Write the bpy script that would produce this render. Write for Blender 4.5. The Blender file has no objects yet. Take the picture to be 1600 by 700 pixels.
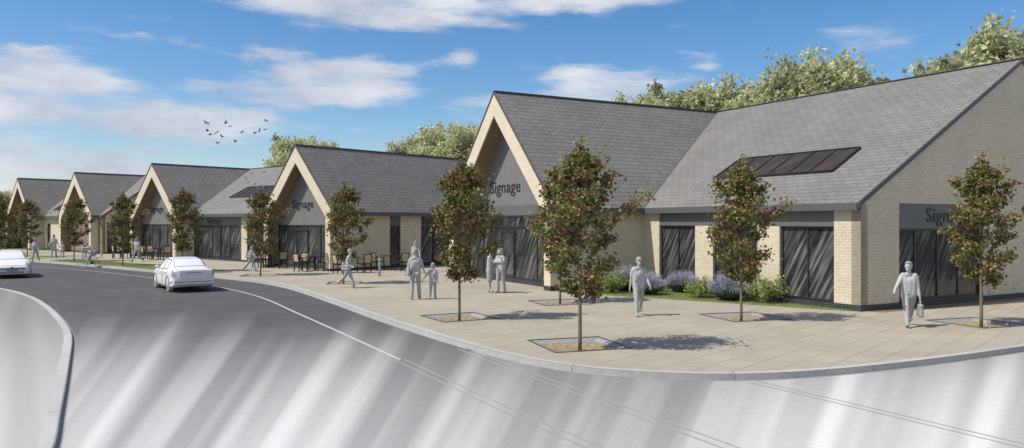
import bpy, bmesh, math, random
import numpy as np
from mathutils import Vector, Matrix
R = math.radians
scene = bpy.context.scene
COL = scene.collection
random.seed(7)
RNG = np.random.default_rng(7)

# ------------------------------------------------------------------ helpers
def tag(o, label=None, cat=None, group=None, kind=None):
    if label: o['label'] = label
    if cat: o['category'] = cat
    if group: o['group'] = group
    if kind: o['kind'] = kind
    return o

def empty(name, loc=(0, 0, 0), rz=0.0, scale=1.0):
    o = bpy.data.objects.new(name, None)
    o.location = loc; o.rotation_euler = (0, 0, rz); o.scale = (scale,) * 3
    o.empty_display_size = 0.2
    COL.objects.link(o)
    return o

def copy_tree(o, parent=None):
    c = o.copy(); COL.objects.link(c)
    if parent is not None: c.parent = parent
    for ch in list(o.children): copy_tree(ch, c)
    return c

class MB:
    def __init__(self): self.v = []; self.f = []
    def quad(self, *p):
        n = len(self.v); self.v += [tuple(q) for q in p]; self.f.append(tuple(range(n, n + len(p))))
    def hull8(self, p):            # p: 4 bottom + 4 top, same winding (ccw from above)
        n = len(self.v); self.v += [tuple(q) for q in p]
        self.f += [tuple(n + i for i in q) for q in ((3, 2, 1, 0), (4, 5, 6, 7), (0, 1, 5, 4), (1, 2, 6, 5), (2, 3, 7, 6), (3, 0, 4, 7))]
    def box(self, x0, x1, y0, y1, z0, z1):
        self.hull8([(x0, y0, z0), (x1, y0, z0), (x1, y1, z0), (x0, y1, z0), (x0, y0, z1), (x1, y0, z1), (x1, y1, z1), (x0, y1, z1)])
    def obox(self, o, u, n, u0, u1, n0, n1, z0, z1):
        o = Vector(o); u = Vector(u); n = Vector(n)
        def P(a, b, z): q = o + u * a + n * b; return (q.x, q.y, o.z + z)
        c = [P(u0, n0, z0), P(u1, n0, z0), P(u1, n1, z0), P(u0, n1, z0), P(u0, n0, z1), P(u1, n0, z1), P(u1, n1, z1), P(u0, n1, z1)]
        if u.cross(n).z < 0: c = [c[i] for i in (3, 2, 1, 0, 7, 6, 5, 4)]
        self.hull8(c)
    def prism(self, pts, ext):     # polygon pts extruded by ext, closed
        pts = [Vector(p) for p in pts]; e = Vector(ext); n = len(self.v); k = len(pts)
        nm = Vector((0, 0, 0))
        for i in range(k): nm += pts[i].cross(pts[(i + 1) % k])
        if nm.dot(e) > 0: pts = pts[::-1]
        self.v += [tuple(p) for p in pts] + [tuple(p + e) for p in pts]
        self.f.append(tuple(range(n, n + k))); self.f.append(tuple(range(n + 2 * k - 1, n + k - 1, -1)))
        for i in range(k):
            j = (i + 1) % k
            self.f.append((n + j, n + i, n + k + i, n + k + j))
    def bar(self, p, q, w, h, up=(0, 0, 1)):
        p = Vector(p); q = Vector(q); d = (q - p).normalized(); s = d.cross(Vector(up)).normalized(); t = s.cross(d).normalized()
        a = [p - s * w / 2 - t * h / 2, p + s * w / 2 - t * h / 2, p + s * w / 2 + t * h / 2, p - s * w / 2 + t * h / 2]
        self.prism(a, q - p)
    def tube(self, pts, r, n=8, cap=True):
        pts = [Vector(p) for p in pts]; m = len(pts)
        if not hasattr(r, '__len__'): r = [r] * m
        b = len(self.v); ref = None
        for i, p in enumerate(pts):
            d = (pts[min(i + 1, m - 1)] - pts[max(i - 1, 0)]).normalized()
            if ref is None: ref = d.orthogonal().normalized()
            s = (ref - d * ref.dot(d)).normalized(); ref = s; t = d.cross(s)
            for k in range(n):
                a = 2 * math.pi * k / n
                self.v.append(tuple(p + (s * math.cos(a) + t * math.sin(a)) * r[i]))
        for i in range(m - 1):
            for k in range(n):
                j = (k + 1) % n
                self.f.append((b + i * n + k, b + i * n + j, b + (i + 1) * n + j, b + (i + 1) * n + k))
        if cap:
            self.f.append(tuple(b + k for k in range(n - 1, -1, -1))); self.f.append(tuple(b + (m - 1) * n + k for k in range(n)))
    def pill(self, a, b, ra, rb, n=12, flat=None):
        a = Vector(a); b = Vector(b); d = b - a
        if d.length < 1e-5: d = Vector((0, 0, 1e-4))
        d.normalize(); s = d.orthogonal().normalized(); t = d.cross(s)
        rings = []
        for th in (-80, -50, -22): rings.append((a + d * ra * math.sin(R(th)), ra * math.cos(R(th))))
        rings += [(a, ra), (b, rb)]
        for th in (22, 50, 80): rings.append((b + d * rb * math.sin(R(th)), rb * math.cos(R(th))))
        i0 = len(self.v)
        for c, rr in rings:
            for k in range(n):
                an = 2 * math.pi * k / n; self.v.append(tuple(c + (s * math.cos(an) + t * math.sin(an)) * rr))
        for i in range(len(rings) - 1):
            for k in range(n):
                j = (k + 1) % n
                self.f.append((i0 + i * n + k, i0 + i * n + j, i0 + (i + 1) * n + j, i0 + (i + 1) * n + k))
        self.f.append(tuple(i0 + k for k in range(n - 1, -1, -1))); e = i0 + (len(rings) - 1) * n
        self.f.append(tuple(e + k for k in range(n)))
    def ell(self, c, r, M=None, n=16, m=10):
        c = Vector(c); i0 = len(self.v)
        def T(p):
            q = Vector((p[0] * r[0], p[1] * r[1], p[2] * r[2]))
            if M is not None: q = M @ q
            return tuple(c + q)
        for i in range(1, m):
            th = math.pi * i / m
            for k in range(n):
                a = 2 * math.pi * k / n; self.v.append(T((math.sin(th) * math.cos(a), math.sin(th) * math.sin(a), -math.cos(th))))
        for i in range(m - 2):
            for k in range(n):
                j = (k + 1) % n
                self.f.append((i0 + i * n + k, i0 + i * n + j, i0 + (i + 1) * n + j, i0 + (i + 1) * n + k))
        self.f.append(tuple(i0 + k for k in range(n - 1, -1, -1))); e = i0 + (m - 2) * n
        self.f.append(tuple(e + k for k in range(n)))
    def build(self, name, mat, parent=None, smooth=False, uv=True):
        me = bpy.data.meshes.new(name)
        me.from_pydata(self.v, [], self.f); me.update()
        if uv: box_uv(me)
        if mat is not None: me.materials.append(mat)
        if smooth: me.polygons.foreach_set('use_smooth', [True] * len(me.polygons))
        o = bpy.data.objects.new(name, me); COL.objects.link(o)
        if parent is not None: o.parent = parent
        return o

def build_each(mb, name, mat, parent=None, smooth=False):
    """one object for every separate piece collected in mb"""
    par = list(range(len(mb.v)))
    def find(i):
        while par[i] != i: par[i] = par[par[i]]; i = par[i]
        return i
    for f in mb.f:
        for q in f[1:]: par[find(q)] = find(f[0])
    groups = {}
    for f in mb.f: groups.setdefault(find(f[0]), []).append(f)
    out = []
    for fs in groups.values():
        m = MB(); mp = {}
        for f in fs:
            for q in f:
                if q not in mp: mp[q] = len(m.v); m.v.append(mb.v[q])
            m.f.append(tuple(mp[q] for q in f))
        out.append(m.build(name, mat, parent, smooth))
    return out

def box_uv(me):
    uv = me.uv_layers.new(name='UVMap'); Z = Vector((0, 0, 1)); d = uv.data; vs = me.vertices
    for p in me.polygons:
        n = p.normal
        u = Z.cross(n)
        u = Vector((1, 0, 0)) if u.length < 1e-3 else u.normalized()
        v = n.cross(u)
        for li in p.loop_indices:
            c = vs[me.loops[li].vertex_index].co
            d[li].uv = (c.dot(u), c.dot(v))

# ------------------------------------------------------------------ materials
def newmat(name):
    m = bpy.data.materials.new(name); m.use_nodes = True
    nt = m.node_tree; b = nt.nodes['Principled BSDF']
    return m, nt, b
def N(nt, t, **kw):
    n = nt.nodes.new(t)
    for k, v in kw.items():
        if k.startswith('_'): n.inputs[k[1:].replace('_', ' ')].default_value = v
        else: setattr(n, k, v)
    return n
def c4(c): return (c[0], c[1], c[2], 1)
def mixc(nt, fac, a, b, mode='MIX'):
    m = nt.nodes.new('ShaderNodeMix'); m.data_type = 'RGBA'; m.blend_type = mode
    for sock, val in ((m.inputs[0], fac), (m.inputs[6], a), (m.inputs[7], b)):
        if hasattr(val, 'is_output'): nt.links.new(val, sock)
        elif hasattr(val, '__len__'): sock.default_value = c4(val)
        else: sock.default_value = val
    return m.outputs[2]
def noise(nt, scale, detail=4, rough=.6, coord='Object', mapscale=None, rot=None):
    tc = nt.nodes.new('ShaderNodeTexCoord'); out = tc.outputs[coord]
    if mapscale or rot:
        mp = nt.nodes.new('ShaderNodeMapping'); nt.links.new(out, mp.inputs[0]); out = mp.outputs[0]
        if mapscale: mp.inputs['Scale'].default_value = mapscale
        if rot: mp.inputs['Rotation'].default_value = rot
    n = N(nt, 'ShaderNodeTexNoise', _Scale=scale, _Detail=detail, _Roughness=rough)
    nt.links.new(out, n.inputs['Vector'])
    return n.outputs['Fac']
def ramp(nt, fac, a, b):
    m = N(nt, 'ShaderNodeMapRange'); m.inputs['From Min'].default_value = a; m.inputs['From Max'].default_value = b
    nt.links.new(fac, m.inputs['Value']); return m.outputs[0]
def simple(name, col, rough=.6, metal=0.0, var=.12, scale=3.0, spec=.5, bump=0.0, bscale=40):
    m, nt, b = newmat(name)
    f = ramp(nt, noise(nt, scale), .3, .7)
    c = mixc(nt, f, [x * (1 - var) for x in col], [min(1, x * (1 + var)) for x in col])
    nt.links.new(c, b.inputs['Base Color'])
    b.inputs['Roughness'].default_value = rough; b.inputs['Metallic'].default_value = metal; b.inputs['Specular IOR Level'].default_value = spec
    if bump:
        bp = N(nt, 'ShaderNodeBump', _Strength=bump, _Distance=.01); nt.links.new(noise(nt, bscale), bp.inputs['Height']); nt.links.new(bp.outputs[0], b.inputs['Normal'])
    return m
def bricks(name, c1, c2, mortar, bw, rh, ms, rough=.8, offset=.5, big=.18, bump=.5, bigscale=.6, rot=0.0, fine=.25, coord='UV', dist=.01):
    m, nt, b = newmat(name)
    tc = nt.nodes.new('ShaderNodeTexCoord'); mp = nt.nodes.new('ShaderNodeMapping'); nt.links.new(tc.outputs[coord], mp.inputs[0])
    mp.inputs['Rotation'].default_value = (0, 0, rot)
    t = N(nt, 'ShaderNodeTexBrick', _Scale=1.0, _Mortar_Size=ms, _Mortar_Smooth=.3, _Bias=0.0, _Brick_Width=bw, _Row_Height=rh)
    t.offset = offset; t.inputs['Color1'].default_value = c4(c1); t.inputs['Color2'].default_value = c4(c2); t.inputs['Mortar'].default_value = c4(mortar)
    nt.links.new(mp.outputs[0], t.inputs['Vector'])
    f = ramp(nt, noise(nt, bigscale, 5, .65), .3, .72)
    c = mixc(nt, f, (1 - big,) * 3, (1 + big,) * 3); c = mixc(nt, 1.0, t.outputs['Color'], c, 'MULTIPLY')
    f2 = ramp(nt, noise(nt, 9, 6, .7), .3, .7); g = mixc(nt, f2, (1 - fine,) * 3, (1 + fine,) * 3); c = mixc(nt, 1.0, c, g, 'MULTIPLY')
    nt.links.new(c, b.inputs['Base Color']); b.inputs['Roughness'].default_value = rough
    if bump:
        inv = N(nt, 'ShaderNodeMath', operation='SUBTRACT'); inv.inputs[0].default_value = 1.0; nt.links.new(t.outputs['Fac'], inv.inputs[1])
        bp = N(nt, 'ShaderNodeBump', _Strength=bump, _Distance=dist); nt.links.new(inv.outputs[0], bp.inputs['Height']); nt.links.new(bp.outputs[0], b.inputs['Normal'])
    return m
M = {}
M['buff'] = bricks('buff_brick', (.56, .495, .37), (.485, .42, .312), (.64, .58, .475), .25, .100, .011, big=.08, fine=.10, dist=.006)
M['cream'] = bricks('pale_cream_brick', (.60, .53, .41), (.555, .485, .37), (.64, .57, .46), .25, .100, .011, big=.05, fine=.06, dist=.004)
M['brown'] = bricks('brown_brick', (.30, .22, .14), (.22, .16, .10), (.14, .10, .07), .40, .075, .012, big=.15)
M['plinth'] = bricks('dark_engineering_brick', (.035, .042, .052), (.02, .025, .033), (.06, .065, .07), .225, .075, .009, rough=.55)
M['slate'] = bricks('grey_slate', (.186, .179, .170), (.156, .150, .143), (.078, .075, .072), .50, .27, .012, rough=.62, big=.11, bump=.9, bigscale=.35, fine=.14, dist=.02)
M['clad'] = bricks('grey_standing_seam', (.18, .181, .183), (.17, .171, .173), (.085, .085, .087), .30, 60.0, .012, rough=.45, offset=0, big=.08, bump=.8, fine=.06)
M['gutter'] = simple('grey_gutter_metal', (.085, .088, .094), .45, .0, .08)
M['fascia'] = simple('charcoal_fascia_panel', (.115, .116, .120), .45, .0, .08)
M['frame'] = simple('dark_aluminium', (.022, .023, .026), .4, .0, .1)
M['verge'] = simple('dark_verge_trim', (.075, .075, .077), .5)
M['kerb'] = bricks('kerb_stone', (.40, .40, .39), (.36, .36, .35), (.16, .16, .16), 3.2, 9.0, .012, big=.10, bump=.3, fine=.12)
M['paint'] = simple('worn_white_road_paint', (.42, .42, .415), .7, 0, .12, 5)
M['paint_old'] = simple('old_grey_road_paint', (.30, .30, .30), .8, 0, .12, 5)
M['grass'] = simple('mown_grass', (.19, .235, .085), .9, 0, .3, 6, .2, .6, 60)
M['steel'] = simple('brushed_steel', (.42, .44, .47), .35, .6, .06)
M['pitframe'] = simple('dark_steel_edging', (.10, .105, .115), .5, .3, .1)
M['pitwall'] = simple('grey_concrete_lining', (.25, .25, .255), .8, 0, .1)
M['gravel'] = simple('ochre_gravel', (.30, .245, .155), .95, 0, .45, 30, .2, 1.0, 60)
M['bark'] = simple('young_olive_bark', (.17, .145, .085), .9, 0, .35, 12, .2, .6, 40)
M['oldbark'] = simple('old_bark', (.09, .075, .055), .9, 0, .3, 4, .2)
M['wood'] = simple('oak_slats', (.46, .38, .24), .6, 0, .2, 6)
M['black'] = simple('black_powder_coat', (.012, .012, .013), .45, 0, .1)
M['letter'] = simple('black_letter_acrylic', (.018, .018, .019), .35, 0, .1)
M['clay'] = simple('pale_grey_body', (.41, .415, .425), .75, 0, .04, 8, .3)
M['cloth1'] = simple('light_grey_cloth', (.39, .395, .405), .85, 0, .06, 10, .2)
M['cloth2'] = simple('mid_grey_cloth', (.345, .35, .36), .85, 0, .06, 10, .2)
M['cloth3'] = simple('darker_grey_cloth', (.265, .27, .278), .85, 0, .06, 10, .2)
M['car'] = simple('white_car_paint', (.70, .70, .70), .28, 0, .02, 2, .5)
M['carglass'] = simple('pale_car_glass', (.70, .72, .74), .08, 0, .03, 2, .6)
M['carline'] = simple('car_shut_line', (.10, .10, .105), .6)
M['carlight'] = simple('grey_lamp_lens', (.26, .265, .275), .15, 0, .06, 4, .6)
M['tyre'] = simple('light_grey_tyre', (.36, .365, .37), .7, 0, .1, 6)
M['rim'] = simple('silver_rim', (.6, .6, .62), .35, .4, .05)
M['bird'] = simple('dark_feathers', (.02, .02, .022), .8)
M['tactile'] = bricks('ochre_tactile_paving', (.40, .25, .08), (.36, .22, .07), (.10, .07, .03), .066, .066, .014, offset=0, big=.1)

def paving_mat():
    m = bricks('buff_paving_slabs', (.345, .313, .25), (.305, .278, .222), (.18, .162, .13), .90, .60, .010, rough=.8, big=.10, bump=.35, bigscale=.25, rot=-R(48.8), fine=.07, coord='Object', dist=.006)
    return m
M['paving'] = paving_mat()
M['pave_grey'] = None

def glass_mat(name, base, reflection_col, rough0, rough1, spec=.6):  # diagonal reflection streaks are painted into the pane's base colour
    m, nt, b = newmat(name)
    tc = nt.nodes.new('ShaderNodeTexCoord'); m1 = nt.nodes.new('ShaderNodeMapping'); m1.inputs['Rotation'].default_value = (0, 0, R(30)); m2 = nt.nodes.new('ShaderNodeMapping'); m2.inputs['Scale'].default_value = (7.0, .35, 1)
    nt.links.new(tc.outputs['UV'], m1.inputs[0]); nt.links.new(m1.outputs[0], m2.inputs[0]); sn = N(nt, 'ShaderNodeTexNoise', _Scale=1.0, _Detail=3.0, _Roughness=.6); nt.links.new(m2.outputs[0], sn.inputs['Vector']); s = sn.outputs['Fac']
    s2 = noise(nt, .45, 2, .5, 'UV')
    mu = N(nt, 'ShaderNodeMath', operation='MULTIPLY'); nt.links.new(ramp(nt, s, .46, .66), mu.inputs[0]); nt.links.new(ramp(nt, s2, .35, .62), mu.inputs[1])
    c = mixc(nt, mu.outputs[0], base, reflection_col); nt.links.new(c, b.inputs['Base Color'])
    r = N(nt, 'ShaderNodeMapRange'); r.inputs['To Min'].default_value = rough0; r.inputs['To Max'].default_value = rough1
    nt.links.new(mu.outputs[0], r.inputs['Value']); nt.links.new(r.outputs[0], b.inputs['Roughness'])
    b.inputs['Specular IOR Level'].default_value = spec
    return m
M['glass'] = glass_mat('reflection_streaked_glass', (.020, .021, .023), (.21, .212, .218), .06, .5)
M['skyglass'] = glass_mat('brown_rooflight_glass', (.042, .031, .023), (.085, .068, .053), .4, .65, .15)

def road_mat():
    # asphalt, with a foreground fade to white and light streaks put into its colour
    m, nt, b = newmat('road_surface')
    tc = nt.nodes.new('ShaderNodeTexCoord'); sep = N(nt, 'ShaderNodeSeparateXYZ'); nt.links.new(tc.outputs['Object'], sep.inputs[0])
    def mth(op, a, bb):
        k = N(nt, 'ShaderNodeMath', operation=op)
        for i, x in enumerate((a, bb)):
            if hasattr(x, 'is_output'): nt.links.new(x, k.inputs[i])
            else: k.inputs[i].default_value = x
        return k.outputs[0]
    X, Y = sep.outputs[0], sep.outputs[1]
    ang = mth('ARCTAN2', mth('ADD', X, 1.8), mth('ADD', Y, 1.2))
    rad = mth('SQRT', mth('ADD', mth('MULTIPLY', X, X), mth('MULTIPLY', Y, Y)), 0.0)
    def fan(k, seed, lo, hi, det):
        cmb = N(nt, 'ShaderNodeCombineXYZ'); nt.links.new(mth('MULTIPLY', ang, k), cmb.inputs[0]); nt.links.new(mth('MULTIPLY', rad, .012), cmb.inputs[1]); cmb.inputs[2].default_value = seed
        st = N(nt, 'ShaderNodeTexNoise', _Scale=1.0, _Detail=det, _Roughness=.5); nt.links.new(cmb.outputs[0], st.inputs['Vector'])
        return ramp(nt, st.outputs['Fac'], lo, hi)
    light_streaks = mth('ADD', mth('MULTIPLY', fan(8.0, 1.3, .42, .58, 0.0), .5), mth('MULTIPLY', fan(24.0, 4.1, .42, .60, 1.0), .5))  # fanned streaks of light, used as a colour mask
    edge = mth('ADD', mth('ADD', Y, mth('MULTIPLY', X, .12)), mth('MULTIPLY', mth('SUBTRACT', light_streaks, .5), -4.5))
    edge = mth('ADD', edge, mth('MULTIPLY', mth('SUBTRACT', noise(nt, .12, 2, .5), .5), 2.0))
    white_fade = N(nt, 'ShaderNodeMapRange', interpolation_type='SMOOTHSTEP'); white_fade.inputs['From Min'].default_value = 26.0; white_fade.inputs['From Max'].default_value = 7.5
    nt.links.new(edge, white_fade.inputs['Value'])
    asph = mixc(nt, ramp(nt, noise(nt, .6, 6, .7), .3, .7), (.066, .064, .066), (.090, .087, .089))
    fade_tone = mixc(nt, light_streaks, (.33, .33, .332), (.60, .60, .60))
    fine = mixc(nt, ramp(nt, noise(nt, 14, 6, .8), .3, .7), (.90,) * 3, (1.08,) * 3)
    c = mixc(nt, white_fade.outputs[0], asph, fade_tone); c = mixc(nt, 1.0, c, fine, 'MULTIPLY')
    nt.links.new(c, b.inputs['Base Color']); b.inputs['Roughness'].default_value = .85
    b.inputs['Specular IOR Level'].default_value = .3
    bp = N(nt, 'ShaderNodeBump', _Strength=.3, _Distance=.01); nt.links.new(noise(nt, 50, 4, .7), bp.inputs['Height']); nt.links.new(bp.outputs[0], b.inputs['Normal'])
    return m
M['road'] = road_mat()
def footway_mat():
    # bare grey concrete; pale near fade and light streaks are put into the colour
    m, nt, b = newmat('concrete_with_light_streaks')
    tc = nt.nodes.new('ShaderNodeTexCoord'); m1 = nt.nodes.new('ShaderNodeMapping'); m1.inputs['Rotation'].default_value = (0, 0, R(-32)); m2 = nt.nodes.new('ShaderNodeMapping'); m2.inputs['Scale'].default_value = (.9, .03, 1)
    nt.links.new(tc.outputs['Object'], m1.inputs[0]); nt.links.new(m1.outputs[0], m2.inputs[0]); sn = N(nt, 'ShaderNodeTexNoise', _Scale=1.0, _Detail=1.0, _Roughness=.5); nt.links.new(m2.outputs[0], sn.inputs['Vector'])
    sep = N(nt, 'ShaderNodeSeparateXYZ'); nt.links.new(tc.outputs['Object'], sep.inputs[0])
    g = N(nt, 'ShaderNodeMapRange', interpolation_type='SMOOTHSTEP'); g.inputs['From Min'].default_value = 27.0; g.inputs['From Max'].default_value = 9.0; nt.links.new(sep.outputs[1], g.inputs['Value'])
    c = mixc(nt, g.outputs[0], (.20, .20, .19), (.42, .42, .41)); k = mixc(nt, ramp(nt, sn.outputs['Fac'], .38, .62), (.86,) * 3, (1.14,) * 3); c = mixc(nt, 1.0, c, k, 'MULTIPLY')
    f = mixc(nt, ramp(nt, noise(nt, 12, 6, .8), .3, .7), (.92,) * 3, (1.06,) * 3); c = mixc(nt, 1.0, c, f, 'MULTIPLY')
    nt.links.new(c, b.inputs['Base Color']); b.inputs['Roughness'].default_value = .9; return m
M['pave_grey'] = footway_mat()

def leaf_mat(name, trans=.25, rough=.55):
    m, nt, b = newmat(name)
    at = N(nt, 'ShaderNodeAttribute', attribute_name='leafcol')
    nt.links.new(at.outputs['Color'], b.inputs['Base Color']); b.inputs['Roughness'].default_value = rough; b.inputs['Specular IOR Level'].default_value = .3
    tr = N(nt, 'ShaderNodeBsdfTranslucent'); nt.links.new(at.outputs['Color'], tr.inputs['Color'])
    mx = N(nt, 'ShaderNodeMixShader'); mx.inputs[0].default_value = trans
    nt.links.new(b.outputs[0], mx.inputs[1]); nt.links.new(tr.outputs[0], mx.inputs[2]); nt.links.new(mx.outputs[0], nt.nodes['Material Output'].inputs[0])
    return m
M['leaf'] = leaf_mat('leaves')
M['leafpale'] = leaf_mat('haze_pale_leaves', .45)

def leaf_mesh(name, C, D, S, cols, mat, wid=.62, fold=.25):
    """one rhombic folded leaf per centre C, pointing along D, length S"""
    n = len(C); D = D / np.linalg.norm(D, axis=1, keepdims=True)
    rv = RNG.normal(size=(n, 3)); W = np.cross(D, rv); W /= np.linalg.norm(W, axis=1, keepdims=True); U = np.cross(W, D)
    S = S[:, None]
    v = np.empty((n, 4, 3)); v[:, 0] = C - D * S * .5; v[:, 2] = C + D * S * .5
    v[:, 1] = C + W * S * wid * .5 + U * S * fold * .5 - D * S * .05; v[:, 3] = C - W * S * wid * .5 + U * S * fold * .5 - D * S * .05
    v = v.reshape(-1, 3); i = np.arange(n)[:, None] * 4
    f = np.concatenate([i + np.array([[0, 1, 2]]), i + np.array([[0, 2, 3]])], 1).reshape(-1, 3)
    me = bpy.data.meshes.new(name)
    me.vertices.add(len(v)); me.vertices.foreach_set('co', v.ravel())
    me.loops.add(f.size); me.loops.foreach_set('vertex_index', f.ravel().astype(np.int32))
    me.polygons.add(len(f)); me.polygons.foreach_set('loop_start', (np.arange(len(f)) * 3).astype(np.int32))
    me.update(calc_edges=True)
    ca = me.color_attributes.new('leafcol', 'FLOAT_COLOR', 'POINT')
    cc = np.ones((n, 4, 4)); cc[:, :, :3] = cols[:, None, :]
    ca.data.foreach_set('color', cc.ravel())
    me.materials.append(mat)
    return me
def meshobj(name, me, parent=None):
    o = bpy.data.objects.new(name, me); COL.objects.link(o)
    if parent is not None: o.parent = parent
    return o
# ------------------------------------------------------------------ ground, road, footways
OA, AA = (11.29, 24.86), R(28.9)          # frame of the near block, at its street corner
OC, AC = (-26.3, 60.0), R(48.8)           # frame of the terrace further up the street
def toW(O, a, x, y):
    return (O[0] + x * math.cos(a) - y * math.sin(a), O[1] + x * math.sin(a) + y * math.cos(a))
ZR = -.12
def catmull(P, k=6):
    P = [np.array(p, float) for p in P]; out = []
    for i in range(len(P) - 1):
        a, b, c, d = P[max(i - 1, 0)], P[i], P[i + 1], P[min(i + 2, len(P) - 1)]
        for t in np.linspace(0, 1, k, endpoint=False):
            out.append(.5 * (2 * b + (c - a) * t + (2 * a - 5 * b + 4 * c - d) * t * t + (3 * b - a - 3 * c + d) * t ** 3))
    out.append(P[-1]); return out
def offset(P, d):
    out = []
    for i, p in enumerate(P):
        t = P[min(i + 1, len(P) - 1)] - P[max(i - 1, 0)]; t = t / np.linalg.norm(t)
        out.append(p + np.array([-t[1], t[0]]) * d)
    return out
def strip(name, P, w0, w1, z0, z1, mat, kind='structure'):
    """ribbon along P between lateral offsets w0 and w1; z0 < z1 gives it a body"""
    A, B = offset(P, w0), offset(P, w1); L = [0.0]
    for i in range(1, len(P)): L.append(L[-1] + float(np.linalg.norm(P[i] - P[i - 1])))
    v = []; f = []; uv = []
    solid = z1 - z0 > .03
    for i in range(len(P)):
        row = [(A[i], z1), (B[i], z1)] + ([(B[i], z0), (A[i], z0)] if solid else [])
        v += [(q[0], q[1], z) for q, z in row]
    k = 4 if solid else 2
    sides = [(0, 1)] + ([(1, 2), (3, 0)] if solid else [])
    for i in range(len(P) - 1):
        for a, b in sides:
            f.append((i * k + a, (i + 1) * k + a, (i + 1) * k + b, i * k + b))
            uv += [(L[i], a), (L[i + 1], a), (L[i + 1], b), (L[i], b)]
    me = bpy.data.meshes.new(name); me.from_pydata(v, [], f); me.update()
    u = me.uv_layers.new(name='UVMap')
    for i, q in enumerate(uv): u.data[i].uv = (q[0], q[1] * .1)
    bm = bmesh.new(); bm.from_mesh(me); bmesh.ops.recalc_face_normals(bm, faces=bm.faces)
    if not solid and sum(x.normal.z for x in bm.faces) < 0: bmesh.ops.reverse_faces(bm, faces=bm.faces)
    bm.to_mesh(me); bm.free()
    me.materials.append(mat); o = meshobj(name, me); tag(o, kind=kind); return o
def sheet(name, outer, z, mat, holes=(), kind='structure'):
    bm = bmesh.new()
    for loop in [outer] + list(holes):
        vs = [bm.verts.new((p[0], p[1], z)) for p in loop]
        for i in range(len(vs)): bm.edges.new((vs[i], vs[(i + 1) % len(vs)]))
    bmesh.ops.triangle_fill(bm, use_beauty=True, use_dissolve=False, edges=bm.edges)
    for f_ in bm.faces:
        if f_.normal.z < 0: f_.normal_flip()
    me = bpy.data.meshes.new(name); bm.to_mesh(me); bm.free(); box_uv(me); me.materials.append(mat)
    o = meshobj(name, me); tag(o, kind=kind); return o

# terrain with low distant hills
mb = MB(); n = 48; rr = [0, 60, 150, 320, 480, 640, 900, 1600]; zz = [-.2, -.2, -.2, -.2, 4, 15, 20, 6]
idx = []
for r, z in zip(rr, zz):
    for k in range(n):
        a = 2 * math.pi * k / n
        h = z * (.75 + .35 * math.sin(3 * a + 1) + .2 * math.sin(7 * a)) if z > 0 else z
        mb.v.append((r * math.sin(a), 40 + r * math.cos(a), h))
for i in range(len(rr) - 1):
    for k in range(n):
        j = (k + 1) % n; mb.f.append((i * n + k, i * n + j, (i + 1) * n + j, (i + 1) * n + k))
M['field'] = simple('rough_meadow', (.085, .105, .04), .95, 0, .3, .05, .1)
terr = mb.build('terrain', M['field']); tag(terr, kind='structure')
bm = bmesh.new(); bm.from_mesh(terr.data); bmesh.ops.recalc_face_normals(bm, faces=bm.faces)
if sum(f.normal.z for f in bm.faces) < 0: bmesh.ops.reverse_faces(bm, faces=bm.faces)
bm.to_mesh(terr.data); bm.free()
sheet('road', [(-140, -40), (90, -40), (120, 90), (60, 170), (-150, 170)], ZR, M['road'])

kerb_pts = [(-150, 149), (-100, 109), (-60, 77.2), (-36.8, 58.5), (-33.2, 55.8), (-28, 51.6), (-21.8, 46.3), (-16.9, 42.2), (-13, 38.6), (-10, 34.6), (-6.9, 29), (-3.87, 23.2), (-1.23, 18.6), (0, 16.75), (1.04, 15.65), (2.07, 15.05), (3.55, 14.68), (4.93, 14.75), (6.34, 15.15), (7.88, 15.8), (9.7, 16.7), (11.8, 17.85), (20, 22.4), (50, 39)]
KP = catmull(kerb_pts, 6)
strip('kerb', KP, -.02, .17, ZR - .02, .008, M['kerb'])
strip('channel_line', KP, -.075, -.03, ZR + .004, ZR + .004, M['paint_old'])
# tree pits: (x, y, angle, size)
pits = [(1.57, 18.2, R(17.8), 1.82), (-1.60, 23.4, R(29), 1.75), (1.72, 27.7, R(18), 1.75), (7.10, 23.5, R(17), 1.9), (13.4, 22.1, R(20), 1.8), (-8.0, 36.6, R(8), 1.45), (-13.75, 41.9, R(4), 1.7)]
def sq(x, y, a, s): return [toW((x, y), a, sx * s / 2, sy * s / 2) for sx, sy in ((-1, -1), (1, -1), (1, 1), (-1, 1))]
paving = sheet('paving', [tuple(p) for p in offset(KP, .10)] + [(75, 80), (60, 150), (-60, 170), (-150, 165)], 0.0, M['paving'], [sq(*p) for p in pits])

left_pts = [(-150, 146), (-90, 93), (-40, 49.2), (-23.4, 34.8), (-19.35, 30.8), (-16.6, 27.4), (-13.9, 23.67), (-11.6, 20.2), (-9.3, 16.1), (-7.09, 12.04), (-5.93, 9.86), (-4.4, 6.5), (-3.4, 2), (-3.0, -6), (-3.0, -40)]
LP = catmull(left_pts, 5)
strip('kerb', LP, .02, -.17, ZR - .02, -.042, bricks('pale_kerb_stone', (.40, .40, .39), (.36, .36, .35), (.2, .2, .2), 3.2, 9.0, .012, big=.08, bump=.3, fine=.1))
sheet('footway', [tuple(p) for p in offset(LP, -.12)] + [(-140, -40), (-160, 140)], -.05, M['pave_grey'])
strip('channel_line', LP, .035, .09, ZR + .004, ZR + .004, M['paint_old'])

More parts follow.
